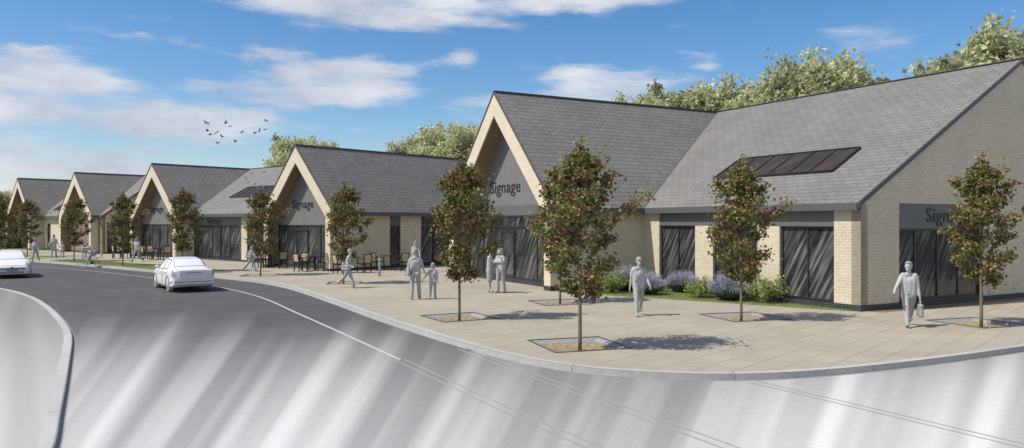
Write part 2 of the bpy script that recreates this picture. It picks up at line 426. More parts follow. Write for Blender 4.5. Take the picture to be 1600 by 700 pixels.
# painted lines
edge_pts = [(-110, 112), (-60, 74.2), (-37.6, 56.0), (-26.7, 48.0), (-19.4, 41.5), (-13.9, 36), (-10.2, 31), (-7.2, 25.6), (-4.8, 21.2), (-2.46, 16.85)]
EP = catmull(edge_pts, 5)
cut = [i for i, p in enumerate(EP) if p[0] > -27.2][0]
strip('road_line', EP[cut:], -.045, .045, ZR + .004, ZR + .004, M['paint'])
strip('road_line', EP[:cut + 1], -.05, .05, ZR + .004, ZR + .004, M['paint_old'])
def faint(pts):
    P = catmull(pts, 4)
    for d in (-.10, .10): strip('road_line', P, d - .018, d + .018, ZR + .004, ZR + .004, M['paint_old'])
faint([(-2.44, 16.8), (0, 12.2), (1.1, 10.3), (3.5, 6.0)])
faint([(-1.2, 18.3), (0, 15.9), (2.86, 10.4), (5.2, 5.9)])
faint([(4.55, 14.55), (6.9, 10.35), (9.5, 5.5)])
# verges
def verge(name, px):
    P = catmull(px + [px[0]], 4)[:-1]
    return sheet(name, [tuple(p) for p in P], .012, M['grass'])
v1 = [(-34.6, 57.5), (-27.6, 51.8), (-21.6, 46.6), (-18.4, 43.9), (-16.2, 44.6), (-20.6, 48.9), (-27.0, 54.2), (-33.5, 59.4)]
v2 = [(-39.5, 61.4), (-37.6, 60.0), (-37.6, 63.5), (-44.0, 69.2), (-52, 75.5), (-53, 73)]
v3 = [(-42.0, 74.2), (-39.9, 72.6), (-41.6, 74.6), (-50, 82), (-56, 86), (-56, 83)]
lawn = [toW(OA, AA, *p) for p in ((-4.85, 11.0), (-4.3, 9.2), (-2.95, 6.6), (-1.5, 3.2), (-.35, .55), (-.03, .2), (-.03, 11.0))]
for nm, px in (('grass_verge', v1), ('grass_verge', v2), ('lawn', v3)): verge(nm, px)
sheet('lawn', lawn, .012, M['grass'])

# ------------------------------------------------------------------ building kit (local frames: x into the block, y along the street, z up)
def wall(mb, o, u, n, L, z0, z1, t, holes=()):
    """flat wall with rectangular openings (u0,u1,za,zb); o on the outer face"""
    o = Vector(o); u = Vector(u); n = Vector(n)
    us = sorted({0.0, L} | {min(max(a, 0), L) for h in holes for a in h[:2]}); zs = sorted({z0, z1} | {min(max(a, z0), z1) for h in holes for a in h[2:4]})
    def solid(i, j):
        if i < 0 or j < 0 or i >= len(us) - 1 or j >= len(zs) - 1: return False
        cu, cz = (us[i] + us[i + 1]) / 2, (zs[j] + zs[j + 1]) / 2
        return not any(h[0] < cu < h[1] and h[2] < cz < h[3] for h in holes)
    def P(a, d, z): q = o + u * a - n * d; return (q.x, q.y, z)
    flip = u.cross(Vector((0, 0, 1))).dot(n) < 0
    def Q(*p): mb.quad(*(p if not flip else p[::-1]))
    for i in range(len(us) - 1):
        for j in range(len(zs) - 1):
            if not solid(i, j): continue
            a, b, c, d = us[i], us[i + 1], zs[j], zs[j + 1]
            Q(P(a, 0, c), P(b, 0, c), P(b, 0, d), P(a, 0, d)); Q(P(b, t, c), P(a, t, c), P(a, t, d), P(b, t, d))
            if not solid(i - 1, j): Q(P(a, t, c), P(a, 0, c), P(a, 0, d), P(a, t, d))
            if not solid(i + 1, j): Q(P(b, 0, c), P(b, t, c), P(b, t, d), P(b, 0, d))
            if not solid(i, j - 1): Q(P(a, t, c), P(b, t, c), P(b, 0, c), P(a, 0, c))
            if not solid(i, j + 1): Q(P(a, 0, d), P(b, 0, d), P(b, t, d), P(a, t, d))

def glazing(bld, o, u, n, u0, u1, z0, z1, mull=(), trans=(), door=None, dep=.10, w=.06):
    """one glazed opening: window frame with its glass as sub-part, and a door with glass and handle"""
    f = MB(); g = MB()
    segs = [(u0, u1)] if door is None else [(u0, door[0]), (door[1], u1)]
    zt = door[2] if door else None
    f.obox(o, u, n, u0, u0 + w, -dep - .06, -dep + .02, z0, z1); f.obox(o, u, n, u1 - w, u1, -dep - .06, -dep + .02, z0, z1)
    f.obox(o, u, n, u0 + w, u1 - w, -dep - .06, -dep + .02, z1 - w, z1)
    for a, b in segs: f.obox(o, u, n, max(a, u0 + w), min(b, u1 - w), -dep - .06, -dep + .02, z0, z0 + w)
    for m_ in mull:
        zb = z0 + w
        if door and door[0] - .01 < m_ < door[1] + .01 and not (abs(m_ - door[0]) < .02 or abs(m_ - door[1]) < .02): zb = zt
        f.obox(o, u, n, m_ - w / 2, m_ + w / 2, -dep - .058, -dep + .018, zb, z1 - w)
    for t_ in trans: f.obox(o, u, n, u0 + w, u1 - w, -dep - .056, -dep + .016, t_ - w / 2, t_ + w / 2)
    if door and zt not in trans: f.obox(o, u, n, door[0], door[1], -dep - .056, -dep + .016, zt, zt + w)
    fo = f.build('window', M['frame'], bld)
    gl = Vector(o) + Vector(n) * (-dep - .03); gu = Vector(u)
    g.obox(gl, u, n, u0 + .02, u1 - .02, -.012, .012, z0 + .02, z1 - .02)
    g.build('glass', M['glass'], fo)
    if door:
        d = MB(); a, b = door[0] + .02, door[1] - .02; k = .09
        d.obox(o, u, n, a, a + k, -dep - .05, -dep + .04, z0, zt - .01); d.obox(o, u, n, b - k, b, -dep - .05, -dep + .04, z0, zt - .01)
        d.obox(o, u, n, a + k, b - k, -dep - .05, -dep + .04, z0, z0 + .16); d.obox(o, u, n, a + k, b - k, -dep - .05, -dep + .04, zt - .10, zt - .01)
        do = d.build('door', M['frame'], bld)
        q = MB(); q.obox(o, u, n, a + k, b - k, -dep - .01, -dep + .012, z0 + .16, zt - .10); q.build('glass', M['glass'], do)
        h = MB(); h.obox(o, u, n, b - k + .02, b - k + .055, -dep + .04, -dep + .09, .95, 1.45); h.build('handle', M['steel'], do)
    return fo

def slab(mb, pts, t=.14):
    mb.prism([Vector(p) for p in pts], (0, 0, -t))

ROOFT = .14
def roof_front(mb, xe, xr, ze, zr, ya, yar, yb, ybr): slab(mb, [(xe, ya, ze), (xr, yar, zr), (xr, ybr, zr), (xe, yb, ze)])

def gable_front(bld, xf, y0, y1, zr, ze, rec, frame='cream', infill='clad', vt=1.0, cw=.5, zg=3.2, zpl=.2):
    """the brick hood frame of a gabled shopfront, its lining, its infill; y0<y1; roof passes ze at .3 outside the walls"""
    yr = (y0 + y1) / 2; half = (y1 - y0) / 2; sl = (zr - ze) / (half + .3)
    top = zr - .17; zo = top - sl * half; zin = top - vt; zi = zin - sl * (half - cw)
    mb = MB(); e = (rec, 0, 0)
    for ya, yb in ((y0, y0 + cw), (y1 - cw, y1)):
        mb.box(xf, xf + rec, ya, yb, zpl, zi)
    mb.prism([(xf, y0, zi), (xf, y0 + cw, zi), (xf, yr, zin), (xf, yr, top), (xf, y0, zo)], e)
    mb.prism([(xf, y1, zi), (xf, y1, zo), (xf, yr, top), (xf, yr, zin), (xf, y1 - cw, zi)], e)
    mb.build('gable_frame', M[frame], bld)
    pl = MB()
    for ya, yb in ((y0, y0 + cw), (y1 - cw, y1)): pl.box(xf - .012, xf + rec, ya - .012, yb + .012, 0, zpl)
    build_each(pl, 'plinth', M['plinth'], bld)
    s = MB(); g = .03
    s.box(xf + .02, xf + rec - .002, y0 + cw, y0 + cw + g, zpl, zi - .02); s.box(xf + .02, xf + rec - .002, y1 - cw - g, y1 - cw, zpl, zi - .02)
    for sg, yc in ((1, y0 + cw), (-1, y1 - cw)):
        s.prism([(xf + .02, yc + sg * .001, zi - .02), (xf + .02, yr, zin - .004), (xf + .02, yr, zin - .06), (xf + .02, yc + sg * g, zi - .07)], (rec - .022, 0, 0))
    build_each(s, 'soffit', M['brown'], bld)
    c = MB(); x = xf + rec
    c.prism([(x, y0 + cw + .002, zg), (x, y1 - cw - .002, zg), (x, y1 - cw - .002, zi), (x, yr, zin), (x, y0 + cw + .002, zi)], (.2, 0, 0))
    c.build('cladding' if infill == 'clad' else 'infill_wall', M[infill], bld)
    v = MB()                                   # dark verge trims along both rakes
    for sg, yy in ((-1, y0), (1, y1)):
        v.bar((xf - .012, yy + sg * .34, ze - .03), (xf - .012, yr, zr - .02), .05, .12, (1, 0, 0)) if False else None
        dy = (half + .32) * sg
        v.prism([(xf - .02, yr, zr + .015), (xf - .02, yr + dy, ze - .005), (xf - .02, yr + dy, ze - .08), (xf - .02, yr, zr - .07)], (.04, 0, 0))
    build_each(v, 'verge_trim', M['verge'], bld)
    return yr, zin, zi

def text(name, body, size, o, xdir, zdir, mat, label, wd=3.2, ext=.012):
    cu = bpy.data.curves.new(name, 'FONT'); cu.body = body; cu.size = size; cu.extrude = ext; cu.align_x = 'CENTER'; cu.align_y = 'CENTER'; cu.offset = .0
    cu.space_character = 1.04; cu.resolution_u = 4
    t = bpy.data.objects.new('tmp_sign', cu); COL.objects.link(t)
    bpy.context.view_layer.update()
    me = bpy.data.meshes.new_from_object(t.evaluated_get(bpy.context.evaluated_depsgraph_get()))
    bpy.data.objects.remove(t); me.name = name; me.materials.clear(); me.materials.append(mat)
    xd = Vector(xdir); zd = Vector(zdir); yd = zd; nd = xd.cross(yd)
    co = np.empty(len(me.vertices) * 3); me.vertices.foreach_get('co', co); co = co.reshape(-1, 3); co[:, 0] *= wd / (co[:, 0].max() - co[:, 0].min())
    me.vertices.foreach_set('co', co.ravel())
    o_ = meshobj(name, me)
    m4 = Matrix((xd, yd, nd)).transposed().to_4x4(); m4.translation = Vector(o); o_.matrix_world = m4
    tag(o_, label, 'sign', 'Signage lettering on the shopfronts'); return o_
def wpt(O, a, x, y, z): q = toW(O, a, x, y); return (q[0], q[1], z)
def wdir(a, x, y): return (x * math.cos(a) - y * math.sin(a), x * math.sin(a) + y * math.cos(a), 0)

# ------------------------------------------------------------------ near block A
A = empty('shop_building', (OA[0], OA[1], 0), AA)
tag(A, 'largest buff brick shop block, with tall gable and long slate roof, at the corner', 'building', 'gabled shop buildings')
ZE, ZRG = 3.52, 9.15; xe, xr = -.20, 9.41; xb = 2 * xr - xe
y0, y1, yr = 11.13, 21.43, 16.28; xf = -4.91; LB = 18.82
roof = MB()
slab(roof, [(xe, -.06, ZE), (xr, -.06, ZRG), (xr, yr, ZRG), (xe, y0 - .3, ZE)])
slab(roof, [(xf, y0 - .3, ZE), (xe, y0 - .3, ZE), (xr, yr, ZRG), (xf, yr, ZRG)])
slab(roof, [(xf, yr, ZRG), (xr, yr, ZRG), (xb, y1 + .3, ZE), (xf, y1 + .3, ZE)])
slab(roof, [(xb, -.06, ZE), (xb, y1 + .3, ZE), (xr, yr, ZRG), (xr, -.06, ZRG)])
ro = roof.build('roof', M['slate'], A)
c = MB(); c.bar((xf, yr, ZRG + .02), (xr, yr, ZRG + .02), .20, .03); c.bar((xr, -.06, ZRG + .023), (xr, yr, ZRG + .023), .20, .03); build_each(c, 'ridge_cap', M['verge'], ro)
vl = MB(); vl.bar((xe, y0 - .3, ZE + .012), (xr, yr, ZRG + .012), .07, .02); build_each(vl, 'valley_lead', M['verge'], ro)
vt = MB()
vt.prism([(xe, -.09, ZE + .02), (xr, -.09, ZRG + .03), (xr, -.09, ZRG - .12), (xe, -.09, ZE - .15)], (0, .06, 0))
vt.prism([(xb, -.09, ZE + .02), (xr, -.09, ZRG + .03), (xr, -.09, ZRG - .17), (xb, -.09, ZE - .19)], (0, .06, 0))
build_each(vt, 'verge_trim', M['verge'], A)
g = MB(); g.box(xe - .06, xe + .02, -.04, y0 - .32, ZE - .24, ZE + .0); g.box(xf + .03, xe + .02, y0 - .42, y0 - .30, ZE - .24, ZE); g.box(xf + .03, xb, y1 + .30, y1 + .42, ZE - .24, ZE)
build_each(g, 'gutter', M['gutter'], A)
sf = MB(); sf.box(xe + .02, .0, .0, y0 - .3, ZE - .24, ZE - .19); sf.box(xf + .9, xe, y0 - .3, y0, ZE - .24, ZE - .19); build_each(sf, 'eaves_soffit', M['gutter'], A)
# front wall with three windows under one dark fascia band
w = MB()
H3 = [(1.02, 3.34, .2, 2.75), (4.40, 6.72, .2, 2.75), (7.75, 10.02, .2, 2.75), (1.02, 10.02, 2.75, 3.32)]
wall(w, (0, 0, 0), (0, 1, 0), (-1, 0, 0), y0, 0, 3.5, .35, H3)
w.build('front_wall', M['buff'], A)
fp = MB(); fp.box(.015, .25, 1.02, 10.02, 2.752, 3.318); build_each(fp, 'fascia_panel', M['fascia'], A)
for (a, b) in ((1.02, 3.34), (4.40, 6.72), (7.75, 10.02)):
    glazing(A, (0, 0, 0), (0, 1, 0), (-1, 0, 0), a + .004, b - .004, .204, 2.748, mull=((a + b) / 2,), dep=.12, w=.07)
# end gable wall
w = MB(); Hh = [(1.97, 6.75, .24, 3.53), ]
wall(w, (0, 0, 0), (1, 0, 0), (0, -1, 0), LB, 0, 3.5, .35, [(1.97, 6.75, .24, 3.5)])
w.prism([(0, 0, 3.5), (1.97, 0, 3.5), (1.97, 0, 3.53), (6.75, 0, 3.53), (6.75, 0, 3.5), (LB, 0, 3.5), (LB, 0, 3.53), (xr, 0, ZRG - .13), (0, 0, 3.56)], (0, .35, 0))
w.build('gable_wall', M['buff'], A)
fp = MB(); fp.box(1.974, 6.746, .03, .22, 2.672, 3.526); build_each(fp, 'fascia_panel', M['fascia'], A)
glazing(A, (0, 0, 0), (1, 0, 0), (0, -1, 0), 1.974, 6.746, .244, 2.668, mull=(2.95, 4.22, 5.45), dep=.10, w=.07)
sl_ = MB(); sl_.box(1.95, 6.77, -.05, .06, .2, .243); sl_.build('window_sill', M['frame'], A)
jt = MB(); jt.box(7.19, 7.215, -.006, .01, .2, 3.5); jt.build('movement_joint', M['verge'], A)
# wing walls, back walls
w = MB(); wall(w, (xf + .9, y0, 0), (1, 0, 0), (0, -1, 0), -xf - .9, 0, 3.62, .3); w.build('side_wall', M['buff'], A); w = MB(); wall(w, (xf + .9, y1, 0), (1, 0, 0), (0, 1, 0), LB - xf - .9, 0, 3.62, .3)
w.build('side_wall', M['buff'], A)
w = MB(); wall(w, (LB, 0, 0), (0, 1, 0), (1, 0, 0), y1, 0, 3.5, .3); w.build('back_wall', M['buff'], A)
p = MB()
for a, b in ((-.012, y0 - .012),): p.box(-.014, .1, a, b, 0, .2)
p.box(-.0139, LB, -.014, .1, 0, .199); p.box(xf + .9, -.014, y0 - .014, y0 + .1, 0, .2); p.box(xf + .9, LB, y1 - .1, y1 + .014, 0, .2)
build_each(p, 'plinth', M['plinth'], A)
gable_front(A, xf, y0, y1, ZRG, ZE, .9, zg=3.66, vt=1.0, cw=.52)
GX = xf + .9
fp = MB(); fp.box(GX - .03, GX + .1, y0 + .553, y1 - .553, 3.22, 3.70); build_each(fp, 'fascia_panel', M['fascia'], A)
glazing(A, (GX, 0, 0), (0, 1, 0), (-1, 0, 0), y0 + .553, y1 - .553, .2, 3.216, mull=(13.72, 15.82, 17.15, 19.15), trans=(2.66,), door=(15.82, 17.15, 2.5), dep=0, w=.08)
pl = MB(); pl.box(GX - .06, GX + .1, y0 + .553, y1 - .553, 0, .198); build_each(pl, 'plinth', M['plinth'], A)

def rooflight(bld, x0, x1, ya, yb, zfun, panes):
    f = MB(); n_ = panes; sl = (zfun(x1) - zfun(x0)) / (x1 - x0); L = math.hypot(1, sl); nn = Vector((-sl / L, 0, 1 / L))
    def P(x, y, h): return tuple(Vector((x, y, zfun(x))) + nn * h)
    def rail(xa, ya_, xb_, yb_, w): f.bar(P(xa, ya_, .05), P(xb_, yb_, .05), w, .10, nn)
    rail(x0, ya, x0, yb, .07); rail(x1, ya, x1, yb, .07); rail(x0, ya, x1, ya, .07); rail(x0, yb, x1, yb, .07)
    for i in range(1, n_): y_ = ya + (yb - ya) * i / n_; rail(x0, y_, x1, y_, .05)
    fo = f.build('rooflight', M['frame'], bld)
    g_ = MB(); g_.prism([P(x0, ya, .045), P(x1, ya, .045), P(x1, yb, .045), P(x0, yb, .045)], tuple(nn * .02)); g_.build('glass', M['skyglass'], fo)
sA = (ZRG - ZE) / (xr - xe)
rooflight(A, 1.85, 3.42, 2.55, 8.60, lambda x: ZE + sA * (x - xe), 6)

# ------------------------------------------------------------------ terrace further up the street: block B-C and block D-E
sC = 48.8
CB = empty('shop_building', (OC[0], OC[1], 0), AC)
tag(CB, 'middle shop block with two signed gables, behind the white car and café tables', 'building', 'gabled shop buildings')
ZC = 7.7; bx = -.87; by0, by1 = -21.49, -14.24; byr = (by0 + by1) / 2; cy0, cy1 = 0.0, 8.4; cyr = 4.2
xe2, xr2 = 1.06, 8.86; xb2 = 2 * xr2 - xe2; XE = 17.5
r_ = MB()
slab(r_, [(bx, by0 - .3, ZE), (XE, by0 - .3, ZE), (XE, byr, ZC), (bx, byr, ZC)])
slab(r_, [(bx, byr, ZC), (xr2, byr, ZC), (xe2, by1 + .3, ZE), (bx, by1 + .3, ZE)])
slab(r_, [(xr2, byr, ZC), (XE, byr, ZC), (XE, by1 + .3, ZE), (xb2, by1 + .3, ZE)])
slab(r_, [(xe2, by1 + .3, ZE), (xr2, byr, ZC), (xr2, cyr, ZC), (xe2, cy0 - .3, ZE)])
slab(r_, [(0, cy0 - .3, ZE), (xe2, cy0 - .3, ZE), (xr2, cyr, ZC), (0, cyr, ZC)])
slab(r_, [(0, cyr, ZC), (xr2, cyr, ZC), (xb2, cy1 + .3, ZE), (0, cy1 + .3, ZE)])
slab(r_, [(xb2, by1 + .3, ZE), (xb2, cy1 + .3, ZE), (xr2, cyr, ZC), (xr2, byr, ZC)])
ro = r_.build('roof', M['slate'], CB)
c = MB(); c.bar((bx, byr, ZC + .02), (XE, byr, ZC + .02), .18, .03); c.bar((xr2, byr + .1, ZC + .023), (xr2, cyr, ZC + .023), .18, .03); c.bar((0, cyr, ZC + .02), (xr2, cyr, ZC + .02), .18, .03); build_each(c, 'ridge_cap', M['verge'], ro)
vl = MB(); vl.bar((xe2, cy0 - .3, ZE + .012), (xr2, cyr, ZC + .012), .08, .02); vl.bar((xe2, by1 + .3, ZE + .012), (xr2, byr, ZC + .012), .08, .02); build_each(vl, 'valley_lead', M['verge'], ro)
g = MB(); g.box(bx + .03, XE, by0 - .42, by0 - .30, ZE - .24, ZE); g.box(xe2 - .10, xe2 + .02, by1 + .32, cy0 - .32, ZE - .24, ZE); g.box(.03, xe2, cy0 - .42, cy0 - .3, ZE - .24, ZE); g.box(.03, xb2, cy1 + .3, cy1 + .42, ZE - .24, ZE); g.box(bx + .03, xe2, by1 + .3, by1 + .42, ZE - .24, ZE)
build_each(g, 'gutter', M['gutter'], CB)
sf = MB(); sf.box(bx + .8, XE, by0 - .3, by0, ZE - .24, ZE - .19); sf.box(xe2 + .02, 1.36, by1 + .3, cy0 - .3, ZE - .24, ZE - .19); build_each(sf, 'eaves_soffit', M['gutter'], CB)
w = MB(); wall(w, (bx + .8, by0, 0), (1, 0, 0), (0, -1, 0), XE - bx - .8, 0, 3.62, .3, [(3.72, 4.62, .15, 3.3), (6.35, 12.5, .15, 3.3)]); w.build('side_wall', M['buff'], CB)
w = MB(); wall(w, (bx + .8, by1, 0), (1, 0, 0), (0, 1, 0), XE - bx - .8, 0, 3.62, .3); w.build('side_wall', M['buff'], CB)
w = MB(); wall(w, (.8, 0, 0), (1, 0, 0), (0, -1, 0), 1.0, 0, 3.62, .3); w.build('side_wall', M['buff'], CB); w = MB(); wall(w, (.8, cy1, 0), (1, 0, 0), (0, 1, 0), xb2 - 1.1, 0, 3.62, .3); w.build('side_wall', M['buff'], CB)
w = MB(); wall(w, (XE, by0, 0), (0, 1, 0), (1, 0, 0), by1 - by0, 0, 3.62, .3)
w.prism([(XE, by0, 3.62), (XE, by1, 3.62), (XE, byr, ZC - .2)], (-.3, 0, 0)); w.build('back_wall', M['buff'], CB)
o = (0, by0, 0); off = bx + .8
fp = MB(); fp.box(off + 3.724, off + 4.616, by0 + .05, by0 + .25, 2.66, 3.296); fp.box(off + 6.354, off + 12.496, by0 + .04, by0 + .25, 2.66, 3.296); build_each(fp, 'fascia_panel', M['fascia'], CB)
glazing(CB, (off, by0, 0), (1, 0, 0), (0, -1, 0), 3.724, 4.616, .154, 2.656, dep=.12)
glazing(CB, (off, by0, 0), (1, 0, 0), (0, -1, 0), 6.354, 12.496, .154, 2.656, mull=(7.55, 8.6, 9.9, 11.2), door=(7.55, 8.6, 2.35), dep=.12)
# range front
w = MB(); wall(w, (1.36, by1, 0), (0, 1, 0), (-1, 0, 0), -by1, 0, 3.5, .3, [(.1, 5.98, .15, 3.3), (6.75, 14.14, .15, 3.3)]); w.build('front_wall', M['buff'], CB)
fp = MB(); fp.box(1.40, 1.6, by1 + .104, by1 + 5.976, 2.66, 3.296); fp.box(1.4, 1.6, by1 + 6.754, by1 + 14.136, 2.66, 3.296); build_each(fp, 'fascia_panel', M['fascia'], CB)
glazing(CB, (1.36, by1, 0), (0, 1, 0), (-1, 0, 0), .104, 5.976, .154, 2.656, mull=(1.6, 3.1, 4.7), dep=.12)
q = -by1
glazing(CB, (1.36, by1, 0), (0, 1, 0), (-1, 0, 0), 6.754, 14.136, .154, 2.656, mull=(q - 5.67, q - 4.31, q - 2.95, q - 1.32), door=(q - 4.31, q - 2.95, 2.5), dep=.12)
p = MB(); p.box(bx + .8, XE, by0 - .014, by0 + .1, 0, .15); p.box(1.346, 1.5, by1, cy0 - .02, 0, .15); p.box(.8, 1.36, -.014, .1, 0, .15); p.box(.8, 14, cy1 - .1, cy1 + .014, 0, .15); p.box(bx + .8, 1.34, by1 - .1, by1 + .014, 0, .15); build_each(p, 'plinth', M['plinth'], CB)
for (fx, a, b, mul, dr) in ((bx, by0, by1, (-15.37, -16.76, -18.10, -19.39), (-18.10, -16.76, 2.45)), (0.0, cy0, cy1, (1.6, 3.1, 4.45, 5.82, 7.2), (4.45, 5.82, 2.4))):
    gable_front(CB, fx, a, b, ZC, ZE, .8, zg=2.72, cw=.48, vt=.95, zpl=.15)
    gx = fx + .8
    glazing(CB, (gx, 0, 0), (0, 1, 0), (-1, 0, 0), a + .513, b - .513, .15, 2.716, mull=mul, door=dr, dep=0, w=.07)
    pl = MB(); pl.box(gx - .06, gx + .1, a + .513, b - .513, 0, .148); build_each(pl, 'plinth', M['plinth'], CB)
s2 = (ZC - ZE) / (xr2 - xe2)
rooflight(CB, 3.5, 5.1, -8.2, -1.95, lambda x: ZE + s2 * (x - xe2), 6)

DE = empty('shop_building', (OC[0], OC[1], 0), AC)
tag(DE, 'farthest shop block with a brown infilled gable and a glazed gable, past the cyclist', 'building', 'gabled shop buildings')
ZD = 7.6; dy0, dy1 = 15.54, 23.5; ey0, ey1 = 30.7, 38.3; dyr, eyr = (dy0 + dy1) / 2, (ey0 + ey1) / 2
xe3, xr3 = 0.15, 6.0; xb3 = 2 * xr3 - xe3; yA = 14.62; xw = .45; ex = -.9
r_ = MB()
slab(r_, [(xe3, yA, ZE), (xr3, yA, ZD), (xr3, dyr, ZD), (xe3, dy0 - .3, ZE)])
slab(r_, [(-.5, dy0 - .3, ZE), (xe3, dy0 - .3, ZE), (xr3, dyr, ZD), (-.5, dyr, ZD)])
slab(r_, [(-.5, dyr, ZD), (xr3, dyr, ZD), (xe3, dy1 + .3, ZE), (-.5, dy1 + .3, ZE)])
slab(r_, [(xe3, dy1 + .3, ZE), (xr3, dyr, ZD), (xr3, eyr, ZD), (xe3, ey0 - .3, ZE)])
slab(r_, [(ex, ey0 - .3, ZE), (xe3, ey0 - .3, ZE), (xr3, eyr, ZD), (ex, eyr, ZD)])
slab(r_, [(ex, eyr, ZD), (xr3, eyr, ZD), (xb3, ey1 + .3, ZE), (ex, ey1 + .3, ZE)])
slab(r_, [(xb3, yA, ZE), (xb3, ey1 + .3, ZE), (xr3, eyr, ZD), (xr3, yA, ZD)])
ro = r_.build('roof', M['slate'], DE)
c = MB(); c.bar((-.5, dyr, ZD + .02), (xr3, dyr, ZD + .02), .18, .03); c.bar((xr3, yA, ZD + .023), (xr3, eyr, ZD + .023), .18, .03); c.bar((ex, eyr, ZD + .02), (xr3, eyr, ZD + .02), .18, .03); build_each(c, 'ridge_cap', M['verge'], ro)
vl = MB(); vl.bar((xe3, dy0 - .3, ZE + .012), (xr3, dyr, ZD + .012), .09, .02); vl.bar((xe3, ey0 - .3, ZE + .012), (xr3, eyr, ZD + .012), .09, .02); build_each(vl, 'valley_lead', M['verge'], ro)
vt = MB(); vt.prism([(xe3, yA - .03, ZE + .02), (xr3, yA - .03, ZD + .03), (xr3, yA - .03, ZD - .2), (xe3, yA - .03, ZE - .2)], (0, .06, 0)); vt.prism([(xb3, yA - .03, ZE + .02), (xr3, yA - .03, ZD + .03), (xr3, yA - .03, ZD - .2), (xb3, yA - .03, ZE - .2)], (0, .06, 0)); build_each(vt, 'verge_trim', M['verge'], DE)
g = MB(); g.box(xe3 - .10, xe3 + .02, yA, dy0 - .3, ZE - .24, ZE); g.box(xe3 - .10, xe3 + .02, dy1 + .32, ey0 - .32, ZE - .24, ZE); g.box(-.47, xe3 - .1, dy0 - .42, dy0 - .3, ZE - .24, ZE); g.box(-.47, xe3, dy1 + .3, dy1 + .42, ZE - .24, ZE); g.box(ex + .03, xe3, ey0 - .42, ey0 - .3, ZE - .24, ZE); g.box(ex + .03, xb3, ey1 + .3, ey1 + .42, ZE - .24, ZE); build_each(g, 'gutter', M['gutter'], DE)
# walls
w = MB(); yw = yA + .08
wall(w, (xw, yw, 0), (1, 0, 0), (0, -1, 0), 11.1, 0, 3.55, .3, [(.12, 1.0, .12, 2.9), (1.35, 2.6, .12, 2.9)])
w.prism([(xw, yw, 3.55), (xw + 11.1, yw, 3.55), (xr3, yw, ZD - .2)], (0, .3, 0)); w.build('gable_wall', M['buff'], DE)
glazing(DE, (xw, yw, 0), (1, 0, 0), (0, -1, 0), .124, .996, .124, 2.896, dep=.12); glazing(DE, (xw, yw, 0), (1, 0, 0), (0, -1, 0), 1.354, 2.596, .124, 2.896, mull=(2.0,), dep=.12)
w = MB(); wall(w, (.16, yw, 0), (0, 1, 0), (-1, 0, 0), dy0 - yw, 0, 3.5, .27); w.build('entrance_pier', M['brown'], DE)
w = MB(); wall(w, (xw, dy1, 0), (0, 1, 0), (-1, 0, 0), ey0 - dy1, 0, 3.5, .3, [(.5, 1.55, .15, 2.75), (5.2, 6.3, .15, 2.75)]); w.build('front_wall', M['buff'], DE)
for a, b in ((.5, 1.55), (5.2, 6.3)): glazing(DE, (xw, dy1, 0), (0, 1, 0), (-1, 0, 0), a + .004, b - .004, .154, 2.746, trans=(1.3,), dep=.1)
for yy, nn, x_, L in ((dy0, -1, .3, .9), (dy1, 1, .3, .9), (ey0, -1, -.1, 1.0), (ey1, 1, -.1, 11.5)):
    w = MB(); wall(w, (x_, yy, 0), (1, 0, 0), (0, nn, 0), L, 0, 3.6, .25); w.build('side_wall', M['buff'], DE)
w = MB(); wall(w, (11.55, yw, 0), (0, 1, 0), (1, 0, 0), ey1 - yw, 0, 3.5, .3); w.build('back_wall', M['buff'], DE)
p = MB(); p.box(.146, xw + 11, yw - .014, yw + .1, 0, .15); p.box(xw - .014, xw + .1, dy1, ey0, 0, .15); p.box(.3, .5, dy1, dy1 + .014, 0, .15); build_each(p, 'plinth', M['plinth'], DE)
gable_front(DE, -.5, dy0, dy1, ZD, ZE, .8, infill='brown', zg=.15, cw=.45, vt=.95, zpl=.15)
pl = MB(); pl.box(-.5 + .74, .4, dy0 + .48, dy1 - .48, 0, .148); build_each(pl, 'plinth', M['plinth'], DE)
gable_front(DE, ex, ey0, ey1, ZD, ZE, .8, zg=2.75, cw=.42, vt=.8, zpl=.15)
glazing(DE, (ex + .8, 0, 0), (0, 1, 0), (-1, 0, 0), ey0 + .453, ey1 - .453, .15, 2.746, mull=(31.9, 33.1, 34.7, 36.3), trans=(1.05,), dep=0, w=.08)
pl = MB(); pl.box(ex + .74, ex + .9, ey0 + .453, ey1 - .453, 0, .148); build_each(pl, 'plinth', M['plinth'], DE)
s3 = (ZD - ZE) / (xr3 - xe3)
rooflight(DE, 1.0, 2.5, 24.9, 29.5, lambda x: ZE + s3 * (x - xe3), 5)

# lettering
L_ = M['letter']
text('shop_sign', 'Signage', .84, wpt(OA, AA, GX - .014, 16.82, 4.60), wdir(AA, 0, -1), (0, 0, 1), L_, 'biggest Signage lettering, on the grey gable of the near block', 3.1)
text('shop_sign', 'Signage', .72, wpt(OA, AA, 4.72, .016, 3.12), wdir(AA, 1, 0), (0, 0, 1), L_, 'Signage lettering above the window in the shaded end wall, behind the rightmost tree', 2.45)
text('shop_sign', 'Signage', .78, wpt(OC, AC, bx + .8 - .014, -17.5, 4.02), wdir(AC, 0, -1), (0, 0, 1), L_, 'Signage lettering on the gable behind the café tables with one bollard', 2.3)
text('shop_sign', 'Signage', .78, wpt(OC, AC,   .8 - .014, 5.05, 3.97), wdir(AC, 0, -1), (0, 0, 1), L_, 'small Signage lettering on the gable above the white car', 2.5)
text('shop_sign', 'Signage', .68, wpt(OC, AC, 1.386, -3.4, 2.98), wdir(AC, 0, -1), (0, 0, 1), L_, 'Signage lettering on the fascia under the eaves, between the two middle gables', 2.2)
text('shop_sign', 'Signage', .68, wpt(OC, AC, off + 7.55, by0 + .026, 2.98), wdir(AC, 1, 0), (0, 0, 1), L_, 'Signage lettering partly behind a tree, left of the biggest gable', 2.2)
